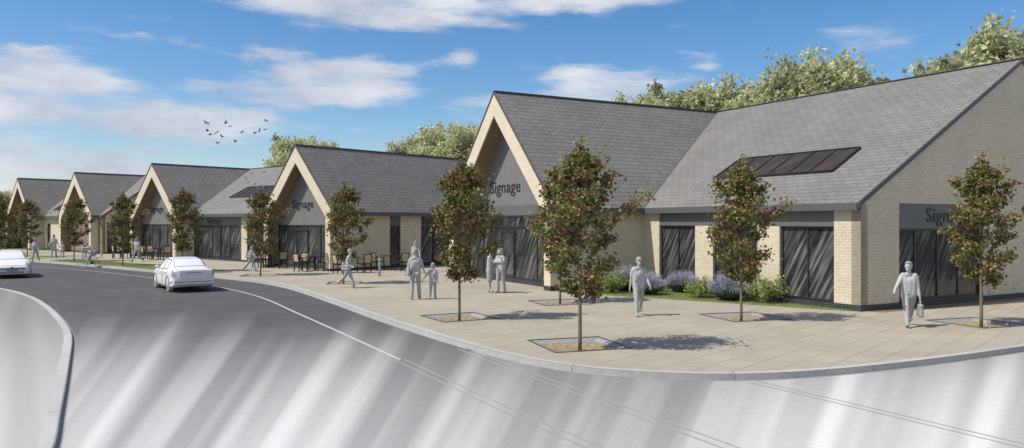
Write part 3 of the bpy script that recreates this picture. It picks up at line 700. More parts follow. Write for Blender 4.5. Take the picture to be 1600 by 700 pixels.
tp = MB(); tp.box(.3, 13, -.50, -.12, -.01, .008)
t_ = tp.build('tactile_paving', M['tactile']); t_.location = (OA[0], OA[1], 0); t_.rotation_euler = (0, 0, AA); tag(t_, kind='structure')
# ------------------------------------------------------------------ trees
PAL_STREET = np.array([(.10, .13, .038), (.135, .165, .048), (.19, .205, .068), (.21, .135, .060), (.20, .088, .045), (.33, .29, .13)])
WT_STREET = np.array([.22, .19, .16, .19, .17, .07])
def pick_cols(n, pal, wt, var=.25):
    i = RNG.choice(len(pal), n, p=wt / wt.sum())
    return np.clip(pal[i] * RNG.uniform(1 - var, 1 + var, (n, 1)), 0, 1)
def street_tree(seed, h=4.88, nleaf=6300):
    rng = np.random.default_rng(seed); t = MB()
    top = h * .95
    pts = []; k = 14
    for i in range(k + 1):
        z = -.09 + (top + .09) * i / k
        s = max(0, z - 1.2) * .02
        pts.append((s * math.sin(z * 2.1 + seed), s * math.cos(z * 1.7 + seed), z))
    t.tube(pts, [.046 * (1 - .86 * (i / k) ** 1.1) for i in range(k + 1)], 8)
    def at(z): f = (z + .09) / (top + .09) * k; i = min(int(f), k - 1); a, b = np.array(pts[i]), np.array(pts[i + 1]); return a + (b - a) * (f - i)
    clusters = []            # (centre, sigma, weight)
    nb = 34
    for i in range(nb):
        q = i / (nb - 1); z0 = h * (.22 + .62 * q ** .9); az = i * 2.39996 + rng.normal(0, .25)
        prof = np.interp(q, [0, .12, .3, .5, .7, .85, 1], [.42, .72, 1.02, 1.06, .80, .46, .20]) * h * .215
        side = math.cos(az - .5)                        # one flank of the crown is fuller low down, the leader stands off it
        L = prof * (1 + .38 * side * (1 - q * .4)) * rng.uniform(.62, 1.2)
        el = R(np.interp(q, [0, .5, 1], [18, 34, 60]) + rng.normal(0, 6))
        d = np.array([math.cos(az) * math.cos(el), math.sin(az) * math.cos(el), math.sin(el)])
        b0 = at(z0); P = [b0]; cur = b0.copy()
        for j in range(5):
            cur = cur + d * L / 5; d = d + np.array([0, 0, .07]) + rng.normal(0, .06, 3); d /= np.linalg.norm(d); P.append(cur.copy())
        t.tube([tuple(x) for x in P], [.017 * (1 - .8 * j / 5) * (1.2 - .6 * q) for j in range(6)], 5)
        for j in (2, 3, 4, 5):
            c0 = P[j]; clusters.append((c0 + rng.normal(0, .05, 3), (.055 + .03 * rng.random()), .8 + j * .12))
            if j >= 3:
                for s in (-1, 1):
                    sd = np.cross(d, [0, 0, 1]) * s * L * rng.uniform(.22, .42) + d * L * .12 + np.array([0, 0, rng.uniform(-.06, .12)])
                    t.tube([tuple(c0), tuple(c0 + sd)], [.007, .003], 4)
                    clusters.append((c0 + sd, .085 + .035 * rng.random(), 1.0)); clusters.append((c0 + sd * .55, .08, .6))
    for z in np.linspace(h * .55, h * 1.0, 14): clusters.append((at(min(z, top)) + rng.normal(0, .05, 3), .10 * (1.25 - z / h * .7), 1.0))
    w = np.array([c[2] for c in clusters]); cid = rng.choice(len(clusters), nleaf, p=w / w.sum())
    cen = np.array([c[0] for c in clusters])[cid]; sg = np.array([c[1] for c in clusters])[cid]
    C = cen + rng.normal(size=(nleaf, 3)) * sg[:, None] * np.array([1, 1, .8])
    keep = C[:, 2] > h * .175; C = C[keep]; cid = cid[keep]; n = len(C)
    D = rng.normal(size=(n, 3)); D[:, 2] -= .35
    S = rng.uniform(.07, .135, n)
    # leaves of one spray turn together: half the colour belongs to the spray, half to the leaf
    cc = .38 * pick_cols(n, PAL_STREET, WT_STREET) + .62 * pick_cols(len(clusters), PAL_STREET, WT_STREET, .3)[cid]
    tint = rng.uniform(.85, 1.2, (n, 1))
    return t, leaf_mesh('crown', C, D, S, np.clip(cc * tint, 0, 1), M['leaf'], .8)
STREET = [street_tree(s) for s in (3, 11)]
protos = []
def tree_obj(name, kit, loc, rz, sc, label, group, bark='bark'):
    r0 = empty(name, loc, rz, sc)
    if kit not in tree_obj.done:
        tr = kit[0].build('trunk', M[bark], r0, smooth=True); cr = meshobj('crown', kit[1], r0); tree_obj.done[kit] = (tr.data, cr.data)
    else:
        a, b = tree_obj.done[kit]; meshobj('trunk', a, r0); meshobj('crown', b, r0)
    return tag(r0, label, 'tree', group)
tree_obj.done = {}
G1 = 'young street trees'
st = [  # x, y, height, variant, rotation, label
    (1.57, 17.75, 4.90, 0, 0.0, 'young street tree with rust and green leaves in the nearest square pit by the kerb'),
    (-1.58, 23.05, 4.92, 1, 0.3, 'young street tree in a square pit in front of the two women chatting'),
    (1.74, 27.80, 4.75, 1, 2.4, 'young street tree close behind the nearest tree, at the corner column of the big gable'),
    (6.79, 22.75, 4.90, 0, .25, 'young street tree in front of the planted bed, between two lavender bushes'),
    (13.29, 21.75, 4.90, 0, 5.9, 'young street tree in front of the shaded end wall, beside the man with the briefcase'),
    (-7.95, 36.25, 4.85, 1, .15, 'young street tree in a flat pit behind the person with the shoulder bag'),
    (-13.72, 41.9, 4.90, 0, .35, 'young street tree in a pit beside the striding walker, below the middle rooflight'),
    (-19.45, 45.3, 5.0, 1, .9, 'young street tree rising directly behind the roof of the white saloon car'),
    (-25.95, 51.2, 4.98, 0, .6, 'young street tree on the grass verge in front of the small Signage gable'),
    (-32.5, 57.0, 4.95, 1, .4, 'young street tree on the verge beside the cyclist, in front of the brown gable'),
    (-40.65, 64.4, 5.0, 0, .2, 'young street tree in front of the farthest glazed gable'),
    (-47.3, 71.0, 5.1, 1, 1.7, 'young street tree cut off by the left edge of the picture')]
for i, (x, y, h, v, rz, lb) in enumerate(st):
    tree_obj('street_tree', STREET[v], (x, y, 0.0 if i >= 7 else -.02), rz, h / 4.74, lb, G1)

# tree pits: steel edging, concrete lining, gravel
pit_labels = ['square tree pit of ochre gravel under the nearest tree by the kerb', 'square gravel tree pit left of the two chatting women', 'gravel tree pit below the corner column of the big gable, partly behind the nearest trunk',
              'square gravel tree pit in front of the lavender bed', 'square gravel tree pit by the shaded end wall, right of the man with the briefcase', 'low dark edged tree pit behind the person with the shoulder bag', 'low dark edged tree pit at the feet of the striding walker']
for (x, y, a, s), lb in zip(pits, pit_labels):
    e_ = empty('tree_pit', (x, y, 0), a); tag(e_, lb, 'tree pit', 'square tree pits')
    h = s / 2; f = MB(); k = .045
    f.box(-h - k, h + k, -h - k, -h, -.10, .018); f.box(-h - k, h + k, h, h + k, -.10, .018); f.box(-h - k, -h, -h, h, -.10, .018); f.box(h, h + k, -h, h, -.10, .018)
    f.build('steel_edging', M['pitframe'], e_)
    l = MB(); q = .10
    l.hull8([(-h + q, -h + .03, -.11), (h - q, -h + .03, -.11), (h, -h, -.11), (-h, -h, -.11), (-h + .03, -h + .03, -.012), (h - .03, -h + .03, -.012), (h, -h, -.005), (-h, -h, -.005)]) if False else None
    for sx, sy in ((1, 0), (-1, 0), (0, 1), (0, -1)):
        # sloping lining on each side
        def P(u, w_, z): return (sx * w_ + (u if sx == 0 else 0), sy * w_ + (u if sy == 0 else 0), z)
        hh = h - .002; a4 = [P(-hh, hh, 0.0), P(hh, hh, 0.0), P(h - .17, h - .17, -.085), P(-h + .17, h - .17, -.085)]
        l.quad(*a4)
    l.build('concrete_lining', M['pitwall'], e_)
    gmb = MB(); gs = 14; g0 = h - .13
    rg = np.random.default_rng(5); Z = -.075 + rg.normal(0, .008, (gs + 1, gs + 1))
    for i in range(gs + 1):
        for j in range(gs + 1): gmb.v.append((-g0 + 2 * g0 * i / gs, -g0 + 2 * g0 * j / gs, Z[i, j]))
    for i in range(gs):
        for j in range(gs): b = i * (gs + 1) + j; gmb.f.append((b, b + gs + 1, b + gs + 2, b + 1))
    for _ in range(420):
        px, py = rg.uniform(-g0, g0, 2); r_s = rg.uniform(.008, .02)
        gmb.ell((px, py, -.072), (r_s, r_s, r_s * .7), None, 5, 4)
    gmb.build('gravel', M['gravel'], e_)

# mature trees behind the blocks
def big_tree(seed, h, rad, nleaf=30000, base=.22):
    rng = np.random.default_rng(seed); t = MB()
    t.tube([(0, 0, -.4), (0.05, .03, h * .2), (.1, -.05, h * .45), (0, .05, h * .8)], [.028 * h, .022 * h, .016 * h, .004 * h], 8)
    cl = []
    for i in range(46):
        q = (i + .5) / 46; z0 = h * (base + .62 * q); az = i * 2.4 + rng.normal(0, .4)
        pr = np.interp(q, [0, .25, .55, .8, 1], [.75, 1, .95, .7, .35]) * rad
        L = pr * rng.uniform(.6, 1.12); el = R(np.interp(q, [0, 1], [10, 62]) + rng.normal(0, 8))
        d = np.array([math.cos(az) * math.cos(el), math.sin(az) * math.cos(el), math.sin(el)]); p0 = np.array([0, 0, z0 * .92])
        p1 = p0 + d * L * .5; p2 = p0 + d * L + np.array([0, 0, .06 * L])
        t.tube([tuple(p0), tuple(p1), tuple(p2)], [.007 * h, .004 * h, .0015 * h], 5)
        for f_ in (.55, .8, 1.0): cl.append((p0 + (p2 - p0) * f_ + rng.normal(0, .14 * rad / 3, 3), .10 * rad * rng.uniform(.7, 1.3)))
        for s in range(2): cl.append((p2 + rng.normal(0, .16 * rad, 3), .075 * rad * rng.uniform(.7, 1.3)))
    cid = rng.integers(0, len(cl), nleaf); cen = np.array([c[0] for c in cl])[cid]; sg = np.array([c[1] for c in cl])[cid]
    C = cen + rng.normal(size=(nleaf, 3)) * sg[:, None]
    D = rng.normal(size=(nleaf, 3)); S = rng.uniform(.17, .32, nleaf) * rad / 3.8
    pal = np.array([(.44, .47, .27), (.50, .53, .32), (.56, .57, .38), (.51, .45, .30), (.34, .39, .20)]); wt = np.array([.27, .27, .2, .12, .14])  # leaf colours lifted pale to stand in for distance haze
    cc = pick_cols(nleaf, pal, wt, .2); tint = rng.uniform(.8, 1.25, (len(cl), 1))[cid]
    return t, leaf_mesh('crown', C, D, S, np.clip(cc * tint, 0, 1), M['leafpale'], .85)
BIG = [big_tree(21, 14, 4.2), big_tree(22, 14, 3.7), big_tree(23, 14, 4.6)]
bt = [  # pixel-free world placing: x, y, height, variant, rotation, label
    (-27.0, 95, 14.3, 0, .4, 'pale green tree rising alone over the roof valley left of the tabled gable'),
    (-23.6, 98, 14.2, 1, 2.4, 'low pale crown just showing over the ridge right of the tabled gable'),
    (-11.9, 86, 13.0, 1, 1.0, 'pale tree at the left end of the clump left of the big gable'),
    (-8.4, 84, 13.6, 2, 3.4, 'pale round crowned tree in the middle of the clump left of the big gable'),
    (-5.1, 80, 13.8, 0, 5.2, 'greener tree touching the left rake of the big gable'),
    (11.6, 66, 15.2, 1, .3, 'leftmost pale tree over the big roofs, left of the valley'),
    (14.6, 66, 15.2, 0, 1.2, 'pale tree over the long roof, just right of the valley'),
    (17.2, 64, 14.9, 2, 2.2, 'tree with low crown over the long roof left of its rooflight'),
    (19.6, 61, 14.8, 1, 3.0, 'tall pale tree over the long roof above the left end of the rooflight'),
    (21.6, 58, 14.9, 0, 4.1, 'bushy pale tree over the long roof above the middle of the rooflight'),
    (23.6, 58, 15.8, 2, 5.0, 'tallest pale tree of the middle clump over the long roof'),
    (26.2, 57, 15.0, 1, .8, 'pale tree over the long roof right of the tallest one'),
    (27.9, 58, 13.9, 0, 1.9, 'last tree of the middle clump, right before the gap of sky'),
    (29.4, 52.5, 14.6, 1, 2.9, 'first tree right of the gap of sky over the long roof'),
    (32.2, 51, 16.2, 2, .1, 'broad pale tree over the roof near the right edge'),
    (34.8, 51, 16.6, 0, 3.7, 'tall pale tree above the peak of the end gable'),
    (38.0, 52, 16.0, 1, 1.5, 'pale tree just inside the right edge behind the end gable'),
    (-64.0, 96, 7.4, 0, 2.0, 'hazy tree at the left edge beyond the farthest gable'),
    (-61.0, 90, 6.2, 1, .6, 'low bushy tree beside the left wall of the farthest gable'),
    (-70.0, 98, 9.0, 2, .9, 'hazy tree beyond the left edge')]
for (x, y, h, v, rz, lb) in bt[:-1]:
    tree_obj('background_tree', BIG[v], (x, y, -.2), rz, h / 13.9, lb, 'trees behind the shops', 'oldbark')
hm = leaf_mesh('crown', np.column_stack([RNG.uniform(-2.4, 2.4, 3000), RNG.uniform(-.8, .8, 3000), RNG.uniform(0, 1.7, 3000) * RNG.uniform(.7, 1.05, 3000)]), RNG.normal(size=(3000, 3)), RNG.uniform(.12, .24, 3000),
               pick_cols(3000, np.array([(.10, .12, .05), (.14, .15, .07), (.17, .17, .08)]), np.array([.4, .4, .2])), M['leaf'])
for x, y, rz, lb in ((-56.0, 83.5, R(10), 'hedge beside the left wall of the farthest gable'), (-60.5, 82.5, R(-5), 'hedge at the left edge of the picture')):
    h_ = empty('hedge', (x, y, 0), rz); tag(h_, lb, 'hedge', 'hedges by the farthest gable'); meshobj('foliage', hm, h_)
    s = MB()
    for q in range(9): s.tube([(-2 + q * .5, 0, -.05), (-2 + q * .5 + .1, .05, 1.1)], [.03, .012], 5)
    s.build('stem', M['oldbark'], h_)

# ------------------------------------------------------------------ planting bed
def shrub(seed, rx, h, n=2600):
    rng = np.random.default_rng(seed); st_ = MB(); cl = []
    for i in range(30):
        az = rng.uniform(0, 2 * math.pi); q = rng.uniform(.25, 1) ** .6; e = np.array([math.cos(az) * rx * q, math.sin(az) * rx * .7 * q, h * (1.05 - .65 * q * q) * rng.uniform(.7, 1.1)])
        st_.tube([(0, 0, -.02), tuple(e * [.4, .4, .6]), tuple(e)], [.012, .008, .003], 4)
        for f_ in (.45, .65, .82, 1.0): cl.append(e * [f_, f_, .25 + .75 * f_])
    cid = rng.integers(0, len(cl), n); C = np.array(cl)[cid] + rng.normal(size=(n, 3)) * .075; C[:, 2] = np.abs(C[:, 2]) + .02
    D = rng.normal(size=(n, 3)); D[:, 2] += .6
    up = np.clip(C[:, 2] / h, 0, 1)[:, None]
    pal = np.array([(.17, .24, .06), (.24, .31, .085), (.31, .37, .13), (.40, .43, .20)])
    cc = pick_cols(n, pal, np.array([.3, .3, .25, .15]), .2)
    return st_, leaf_mesh('foliage', C, D, rng.uniform(.05, .10, n), cc, M['leaf'], .6)
def lavender(seed, rx, h, n=1500):
    rng = np.random.default_rng(seed); C = []; D = []; S = []; K = []
    for i in range(n):
        az = rng.uniform(0, 2 * math.pi); q = math.sqrt(rng.uniform(0, 1)); tilt = q * .95
        d = np.array([math.cos(az) * math.sin(tilt), math.sin(az) * math.sin(tilt) * .8, math.cos(tilt)]); d += rng.normal(0, .05, 3); d /= np.linalg.norm(d)
        b = np.array([math.cos(az) * rx * .45 * q, math.sin(az) * rx * .40 * q, .02]); L = h * rng.uniform(.72, 1.06) * (1 - .30 * q * q)
        for f_ in (.12, .28, .44, .58, .70):
            C.append(b + d * L * f_ + rng.normal(0, .012, 3)); D.append(d + rng.normal(0, .25, 3)); S.append(rng.uniform(.10, .17)); g_ = rng.uniform(.7, 1.3); K.append((.11 * g_, .15 * g_, .125 * g_))
        for f_ in (.80, .87, .94, 1.0):
            C.append(b + d * L * f_ + rng.normal(0, .006, 3)); D.append(d + rng.normal(0, .35, 3)); S.append(rng.uniform(.045, .075)); g_ = rng.uniform(.75, 1.25); K.append((.42 * g_, .43 * g_, .53 * g_))
    return leaf_mesh('foliage', np.array(C), np.array(D), np.array(S), np.array(K), M['leaf'], .32, .15)
SH = [shrub(31, .85, .95), shrub(32, .8, .85)]; LV = [lavender(41, .62, 1.05), lavender(42, .6, 1.0)]
def bed(kind, x, y, sc, rz, v, lb):
    if kind == 's':
        o = empty('green_shrub', (x, y, .012), rz, sc); tag(o, lb, 'shrub', 'green shrubs in the bed'); k = SH[v]
        meshobj('foliage', k[1], o)
        if not hasattr(bed, 's%d' % v): setattr(bed, 's%d' % v, k[0].build('stem', M['bark'], o).data)
        else: meshobj('stem', getattr(bed, 's%d' % v), o)
    else:
        o = empty('lavender_bush', (x, y, .012), rz, sc); tag(o, lb, 'lavender', 'lavender bushes in the bed'); meshobj('foliage', LV[v], o)
bed('s', 4.10, 31.4, .95, .2, 0, 'green shrub at the left end of the bed, beside the nearest tree')
bed('l', 4.85, 32.3, 1.0, .4, 0, 'lavender bush just left of the walking man in the cap')
bed('l', 5.42, 30.6, .92, 1.4, 1, 'lavender bush just right of the walking man in the cap')
bed('s', 6.05, 32.0, .62, 2.2, 1, 'smallest green shrub, between two lavender bushes under the first window')
bed('l', 7.0, 31.6, .86, 2.6, 0, 'lavender bush under the leftmost window of the near block')
bed('s', 7.20, 29.4, .88, 1.1, 1, 'green shrub under the brick pier between the first and second window')
bed('l', 8.05, 28.4, 1.06, .9, 1, 'biggest lavender bush, under the middle window and left of a trunk')
bed('s', 9.25, 27.6, 1.02, .1, 0, 'green shrub at the right end of the bed, under the right hand window')

# grass blades
def blades(name, poly, n, h, lb):
    P = np.array(poly); lo, hi = P.min(0), P.max(0); pts = []
    while len(pts) < n:
        q = RNG.uniform(lo, hi); inside = False; j = len(P) - 1
        for i in range(len(P)):
            if (P[i, 1] > q[1]) != (P[j, 1] > q[1]) and q[0] < (P[j, 0] - P[i, 0]) * (q[1] - P[i, 1]) / (P[j, 1] - P[i, 1]) + P[i, 0]: inside = not inside
            j = i
        if inside: pts.append(q)
    q = np.array(pts); D = RNG.normal(0, .35, (n, 3)); D[:, 2] = 1; S = RNG.uniform(.6, 1.2, n) * h
    C = np.column_stack([q, .012 + S * .4])
    me = leaf_mesh(name, C, D, S, pick_cols(n, np.array([(.18, .24, .075), (.23, .28, .10), (.26, .29, .12)]), np.array([.4, .4, .2]), .2), M['leaf'], .22)
    o = meshobj(name, me); tag(o, lb, 'grass', kind='stuff')
blades('grass', lawn, 14000, .055, 'short grass under the lavender bed')
blades('grass', [tuple(p) for p in catmull(v1 + [v1[0]], 4)[:-1]], 12000, .06, 'short grass of the long roadside verge')

# ------------------------------------------------------------------ café furniture
def make_chair():
    r0 = empty('cafe_chair')
    s = MB()
    for i in range(5): s.box(-.22, .22, -.22 + i * .09, -.22 + i * .09 + .075, .435, .455)
    s.build('seat', M['black'], r0)
    f = MB(); f.box(-.235, .235, -.235, -.215, .405, .435); f.box(-.235, .235, .215, .235, .405, .435); f.box(-.24, -.22, -.215, .215, .405, .435); f.box(.22, .24, -.215, .215, .405, .435); f.build('seat_frame', M['black'], r0)
    b = MB()
    for i in range(4): z = .52 + i * .088; yy = .235 + (z - .45) * .10; b.box(-.205, .205, yy, yy + .02, z, z + .066)
    b.build('backrest', M['wood'], r0)
    bf = MB(); bf.bar((-.222, .23, .44), (-.222, .29, .90), .042, .042, (0, 1, 0)); bf.bar((.222, .23, .44), (.222, .29, .90), .042, .042, (0, 1, 0)); bf.box(-.238, .238, .272, .304, .885, .917); bf.build('back_frame', M['black'], r0)
    for sx in (-1, 1):
        for sy in (-1, 1):
            l = MB(); l.bar((sx * .225, sy * .22, .44 if sy > 0 else .66), (sx * .235, sy * .235, 0), .044, .044, (0, 1, 0)); l.build('leg', M['black'], r0)
        a = MB(); a.box(sx * .228 - .022, sx * .228 + .022, -.24, .25, .655, .682); a.build('armrest', M['black'], r0)
    return r0
def make_table():
    r0 = empty('cafe_table')
    t = MB(); t.box(-.36, .36, -.36, .36, .715, .745); t.build('table_top', M['black'], r0)
    l = MB(); l.tube([(0, 0, .02), (0, 0, .715)], .035, 10); l.build('leg', M['black'], r0)
    b = MB(); b.box(-.27, .27, -.05, .05, 0, .02); b.box(-.05, .05, -.27, .27, .0005, .0195); b.build('base', M['black'], r0)
    return r0
first = {}
def put(kind, px, y, rz, lb, grp):
    x = (px - 800) / 1200 * y
    if kind not in first: o = first[kind] = (make_chair if kind == 'chair' else make_table)()
    else: o = copy_tree(first[kind])
    o.location = (x, y, 0); o.rotation_euler = (0, 0, rz); o.scale = (1.18,) * 3; tag(o, lb, kind, grp)
GC, GT = 'slatted café chairs', 'black café tables'
# rz: the sitter looks along local -y; -90 deg looks to -x
put('table', 423, 48.9, .85, 'café table in front of the left column of the tabled gable, beside the striding walker', GT)
put('chair', 403, 48.7, R(120), 'slatted chair at the leftmost café table, nearest the striding walker', GC)
put('chair', 413, 49.6, R(165), 'slatted chair tucked behind the trunk at the leftmost of the middle café tables', GC)
put('chair', 438, 48.2, R(-128), 'slatted chair right of the table beside the striding walker', GC)
put('table', 493, 45.9, .85, 'café table in front of the glazed middle gable, left of its right column', GT)
put('chair', 470, 45.0, R(135), 'slatted chair with sunlit back, alone left of the table before the middle gable', GC)
put('chair', 481, 46.3, R(160), 'slatted chair half behind the sunlit chair before the middle gable', GC)
put('chair', 507, 45.6, R(-130), 'slatted chair at the right side of the table before the middle gable', GC)
put('table', 548, 44.2, .85, 'café table just right of the person with the shoulder bag', GT)
put('chair', 531, 43.6, R(130), 'slatted chair behind the thin trunk, at the corner of the middle gable', GC)
put('chair', 569, 44.0, R(-132), 'slatted chair right of the person with the shoulder bag', GC)
put('table', 611, 46.4, .85, 'café table by the narrow window in the shaded brick wall', GT)
put('chair', 590, 46.2, R(135), 'slatted chair directly behind the near bollard', GC)
put('chair', 628, 45.8, R(-135), 'slatted chair farthest right, next to the person with a child', GC)
put('table', 205, 61.0, .85, 'café table behind the distant person with a bag, left of the small gable', GT)
put('chair', 183, 61.3, R(130), 'slatted chair beside the right one of the two far bollards', GC)
put('chair', 196, 62.6, R(140), 'slatted chair between the far bollard and the distant person with a bag', GC)
put('chair', 219, 61.4, R(-125), 'slatted chair just right of the distant person with a bag', GC)
put('table', 247, 59.3, .85, 'café table under the small Signage gable, just above the white car', GT)
put('chair', 229, 58.7, R(130), 'slatted chair with sunlit back left of the table above the white car', GC)
put('chair', 239, 60.0, R(165), 'slatted chair half hidden at the table above the white car', GC)
put('chair', 259, 58.9, R(-135), 'slatted chair right of the table, just above the roof of the white car', GC)
b0 = None
for x, y, lb in ((-7.11, 41.2, 'steel bollard standing alone in front of the café chairs by the brick wall'), (-34.4, 64.4, 'left one of two far steel bollards, just right of the cyclist'), (-32.2, 62.0, 'right one of two far steel bollards, beside a café chair')):
    if b0 is None:
        b0 = o = empty('bollard')
        m_ = MB(); m_.tube([(0, 0, 0), (0, 0, .93), (0, 0, .965), (0, 0, .975)], [.062, .062, .055, .03], 16); m_.build('post', M['steel'], o, True)
        m_ = MB(); m_.tube([(0, 0, .80), (0, 0, .86)], .064, 16); m_.build('band', M['pitwall'], o)
    else: o = copy_tree(b0)
    o.location = (x, y, 0); tag(o, lb, 'bollard', 'steel bollards')

# ------------------------------------------------------------------ cars
ST = np.array([(0.00, .76, .36, .84, .97, .60), (0.07, .84, .27, .89, 1.01, .67), (0.35, .87, .22, .92, 1.04, .70), (0.66, .88, .20, .93, 1.08, .66), (1.12, .885, .2, .935, 1.33, .59), (1.50, .885, .2, .93, 1.42, .56), (2.0, .885, .2, .925, 1.45, .56),
               (2.5, .885, .2, .915, 1.425, .57), (2.88, .885, .2, .905, 1.27, .61), (3.36, .88, .2, .89, .985, .70), (3.9, .87, .2, .80, .89, .68), (4.28, .83, .22, .67, .76, .64), (4.44, .76, .27, .57, .67, .58), (4.5, .66, .33, .50, .60, .50)])
def crv(P, t):
    P = np.asarray(P, float); n = len(P) - 1; i = min(max(int(t), 0), n - 1); f = t - i
    a, b, c, d = P[max(i - 1, 0)], P[i], P[i + 1], P[min(i + 2, n)]
    return .5 * (2 * b + (c - a) * f + (2 * a - 5 * b + 4 * c - d) * f * f + (3 * b - a - 3 * c + d) * f ** 3)
def xt(x): return float(np.interp(x, ST[:, 0], np.arange(len(ST))))
def carP(x, v, side=1, off=0.0):
    """point on the body at length x and girth v (0 floor, 4 beltline, 5 roof shoulder, 7 roof centre)"""
    def raw(x, v):
        s = crv(ST, xt(x)); w, zb, zl, zt, wt = s[1:]
        sec = [(0, zb), (w * .88, zb), (w, zb + .13), (w * 1.005, (zb + zl) / 2 + .06), (w * .972, zl), (wt * 1.02 + .01, zt - .065 * min(1, (zt - zl) / .2)), (wt * .72, zt - .012), (0, zt)]
        q = crv(sec, v); return np.array([q[0], x, q[1]])
    p = raw(x, v)
    if off:
        e = .02; a = raw(min(x + e, 4.5), v) - raw(max(x - e, 0), v); b = raw(x, min(v + e, 7)) - raw(x, max(v - e, 0)); n_ = np.cross(b, a); n_ /= max(np.linalg.norm(n_), 1e-9)
        if n_[0] + n_[2] < 0: n_ = -n_
        p = p + n_ * off
    p[0] *= side; return tuple(p)
def cpanel(mb, x0, x1, v0, v1, side, off, nx=8, nv=5, x2=None, x3=None):
    """patch of the body surface; x2..x3 give the x range at the upper edge"""
    x2 = x0 if x2 is None else x2; x3 = x1 if x3 is None else x3; b = len(mb.v)
    for j in range(nv + 1):
        q = j / nv; xa, xb_ = x0 + (x2 - x0) * q, x1 + (x3 - x1) * q
        for i in range(nx + 1): mb.v.append(carP(xa + (xb_ - xa) * i / nx, v0 + (v1 - v0) * q, side, off))
    for j in range(nv):
        for i in range(nx):
            k = b + j * (nx + 1) + i; f = (k, k + nx + 1, k + nx + 2, k + 1); mb.f.append(f if side > 0 else f[::-1])
def cline(mb, pts, side, r=.006):
    r = r * 1.7
    P = []
    for i in range(len(pts) - 1):
        for t in np.linspace(0, 1, 6, endpoint=False): P.append(carP(pts[i][0] + (pts[i + 1][0] - pts[i][0]) * t, pts[i][1] + (pts[i + 1][1] - pts[i][1]) * t, side, .002))
    P.append(carP(*pts[-1], side, .002)); mb.tube(P, r, 4)
def make_car():
    r0 = empty('parked_car'); mb = MB(); nx, nv = 64, 42
    xs = np.linspace(0, 1, nx + 1); xs = 4.5 * (xs - .03 * np.sin(2 * math.pi * xs) * 1.5)
    vs = np.linspace(0, 7, nv + 1)
    for x in xs:
        for v in vs: mb.v.append(carP(x, v, 1))
        for v in vs[-2:0:-1]: mb.v.append(carP(x, v, -1))
    w_ = 2 * nv
    for i in range(nx):
        for k in range(w_):
            j = (k + 1) % w_; mb.f.append((i * w_ + k, (i + 1) * w_ + k, (i + 1) * w_ + j, i * w_ + j))
    mb.f.append(tuple(range(w_))); mb.f.append(tuple(range(nx * w_ + w_ - 1, nx * w_ - 1, -1)))
    body = mb.build('body', M['car'], r0, smooth=True)
    for s in (1, -1):
        g = MB(); cpanel(g, 2.02, 2.98, 4.12, 4.93, s, .007, x2=1.98, x3=2.66); g.build('side_window', M['carglass'], r0, True)
        g = MB(); cpanel(g, 1.18, 1.94, 4.12, 4.93, s, .007, x2=1.36, x3=1.90); g.build('side_window', M['carglass'], r0, True)
        for xa, xb_ in ((1.97, 3.15), (1.02, 1.95)):
            d = MB(); cline(d, [(xa, 4.02), (xa, 2.3), (xa + .06 if xa < 1.5 else xa, 1.7), (xb_, 1.7), (xb_, 2.6), (xb_ - .02, 4.02)], s); d.build('door_seam', M['carline'], r0)
        h = MB()
        for x in (1.2, 2.15): p_ = Vector(carP(x + .1, 3.65, s, .012)); q_ = Vector(carP(x + .28, 3.65, s, .012)); h.bar(p_, q_, .03, .025)
        build_each(h, 'door_handle', M['carlight'], r0)
        g = MB(); cline(g, [(1.18, 4.1), (2.98, 4.1), (2.66, 4.95), (1.96, 5.02), (1.36, 4.95), (1.18, 4.1)], s, .011); cline(g, [(1.95, 4.1), (1.93, 4.98)], s, .014); build_each(g, 'window_trim', M['carline'], r0)
        m_ = MB(); q_ = Vector(carP(2.92, 4.25, s, .0)); m_.ell(q_ + Vector((s * .11, 0, .03)), (.10, .045, .07)); m_.bar(q_, q_ + Vector((s * .06, 0, .0)), .05, .03); m_.build('wing_mirror', M['car'], r0, True)
        l = MB(); cpanel(l, .012, .20, 3.2, 4.35, s, .008, 4, 4, .03, .30); l.build('tail_light', M['carlight'], r0, True)
        l = MB(); cpanel(l, 4.12, 4.455, 4.0, 5.0, s, .008, 5, 4, 4.0, 4.36); l.build('headlight', M['carlight'], r0, True)
        a = MB()
        for x in (.88, 3.60):
            P = [(s * (carP(x, 2.6)[0] + .004), x + .37 * math.cos(R(t)), .31 + .37 * math.sin(R(t))) for t in range(-8, 189, 14)]; a.tube(P, .018, 5)
        build_each(a, 'wheel_arch', M['carline'], r0)
        for x in (.88, 3.60):
            t = MB(); xo = s * .78
            prof = [(.20, -.10), (.285, -.105), (.318, -.075), (.325, 0), (.318, .075), (.285, .105), (.20, .10)]
            n = 28
            b = len(t.v)
            for rr_, oo in prof:
                for k in range(n): an = 2 * math.pi * k / n; t.v.append((xo + oo, x + rr_ * math.cos(an), .325 + rr_ * math.sin(an)))
            for i in range(len(prof) - 1):
                for k in range(n): j = (k + 1) % n; t.f.append((b + i * n + k, b + i * n + j, b + (i + 1) * n + j, b + (i + 1) * n + k))
            ty = t.build('wheel', M['tyre'], r0, True)
            ri = MB(); ri.tube([(xo + s * .06, x, .325), (xo + s * .085, x, .325)], [.205, .19], 24)
            ri.tube([(xo + s * .08, x, .325), (xo + s * .112, x, .325)], [.05, .04], 12)
            for k in range(7): an = 2 * math.pi * k / 7; ri.bar((xo + s * .092, x + .04 * math.cos(an), .325 + .04 * math.sin(an)), (xo + s * .092, x + .185 * math.cos(an), .325 + .185 * math.sin(an)), .03, .022, (1, 0, 0))
            ri.build('rim', M['rim'], ty)
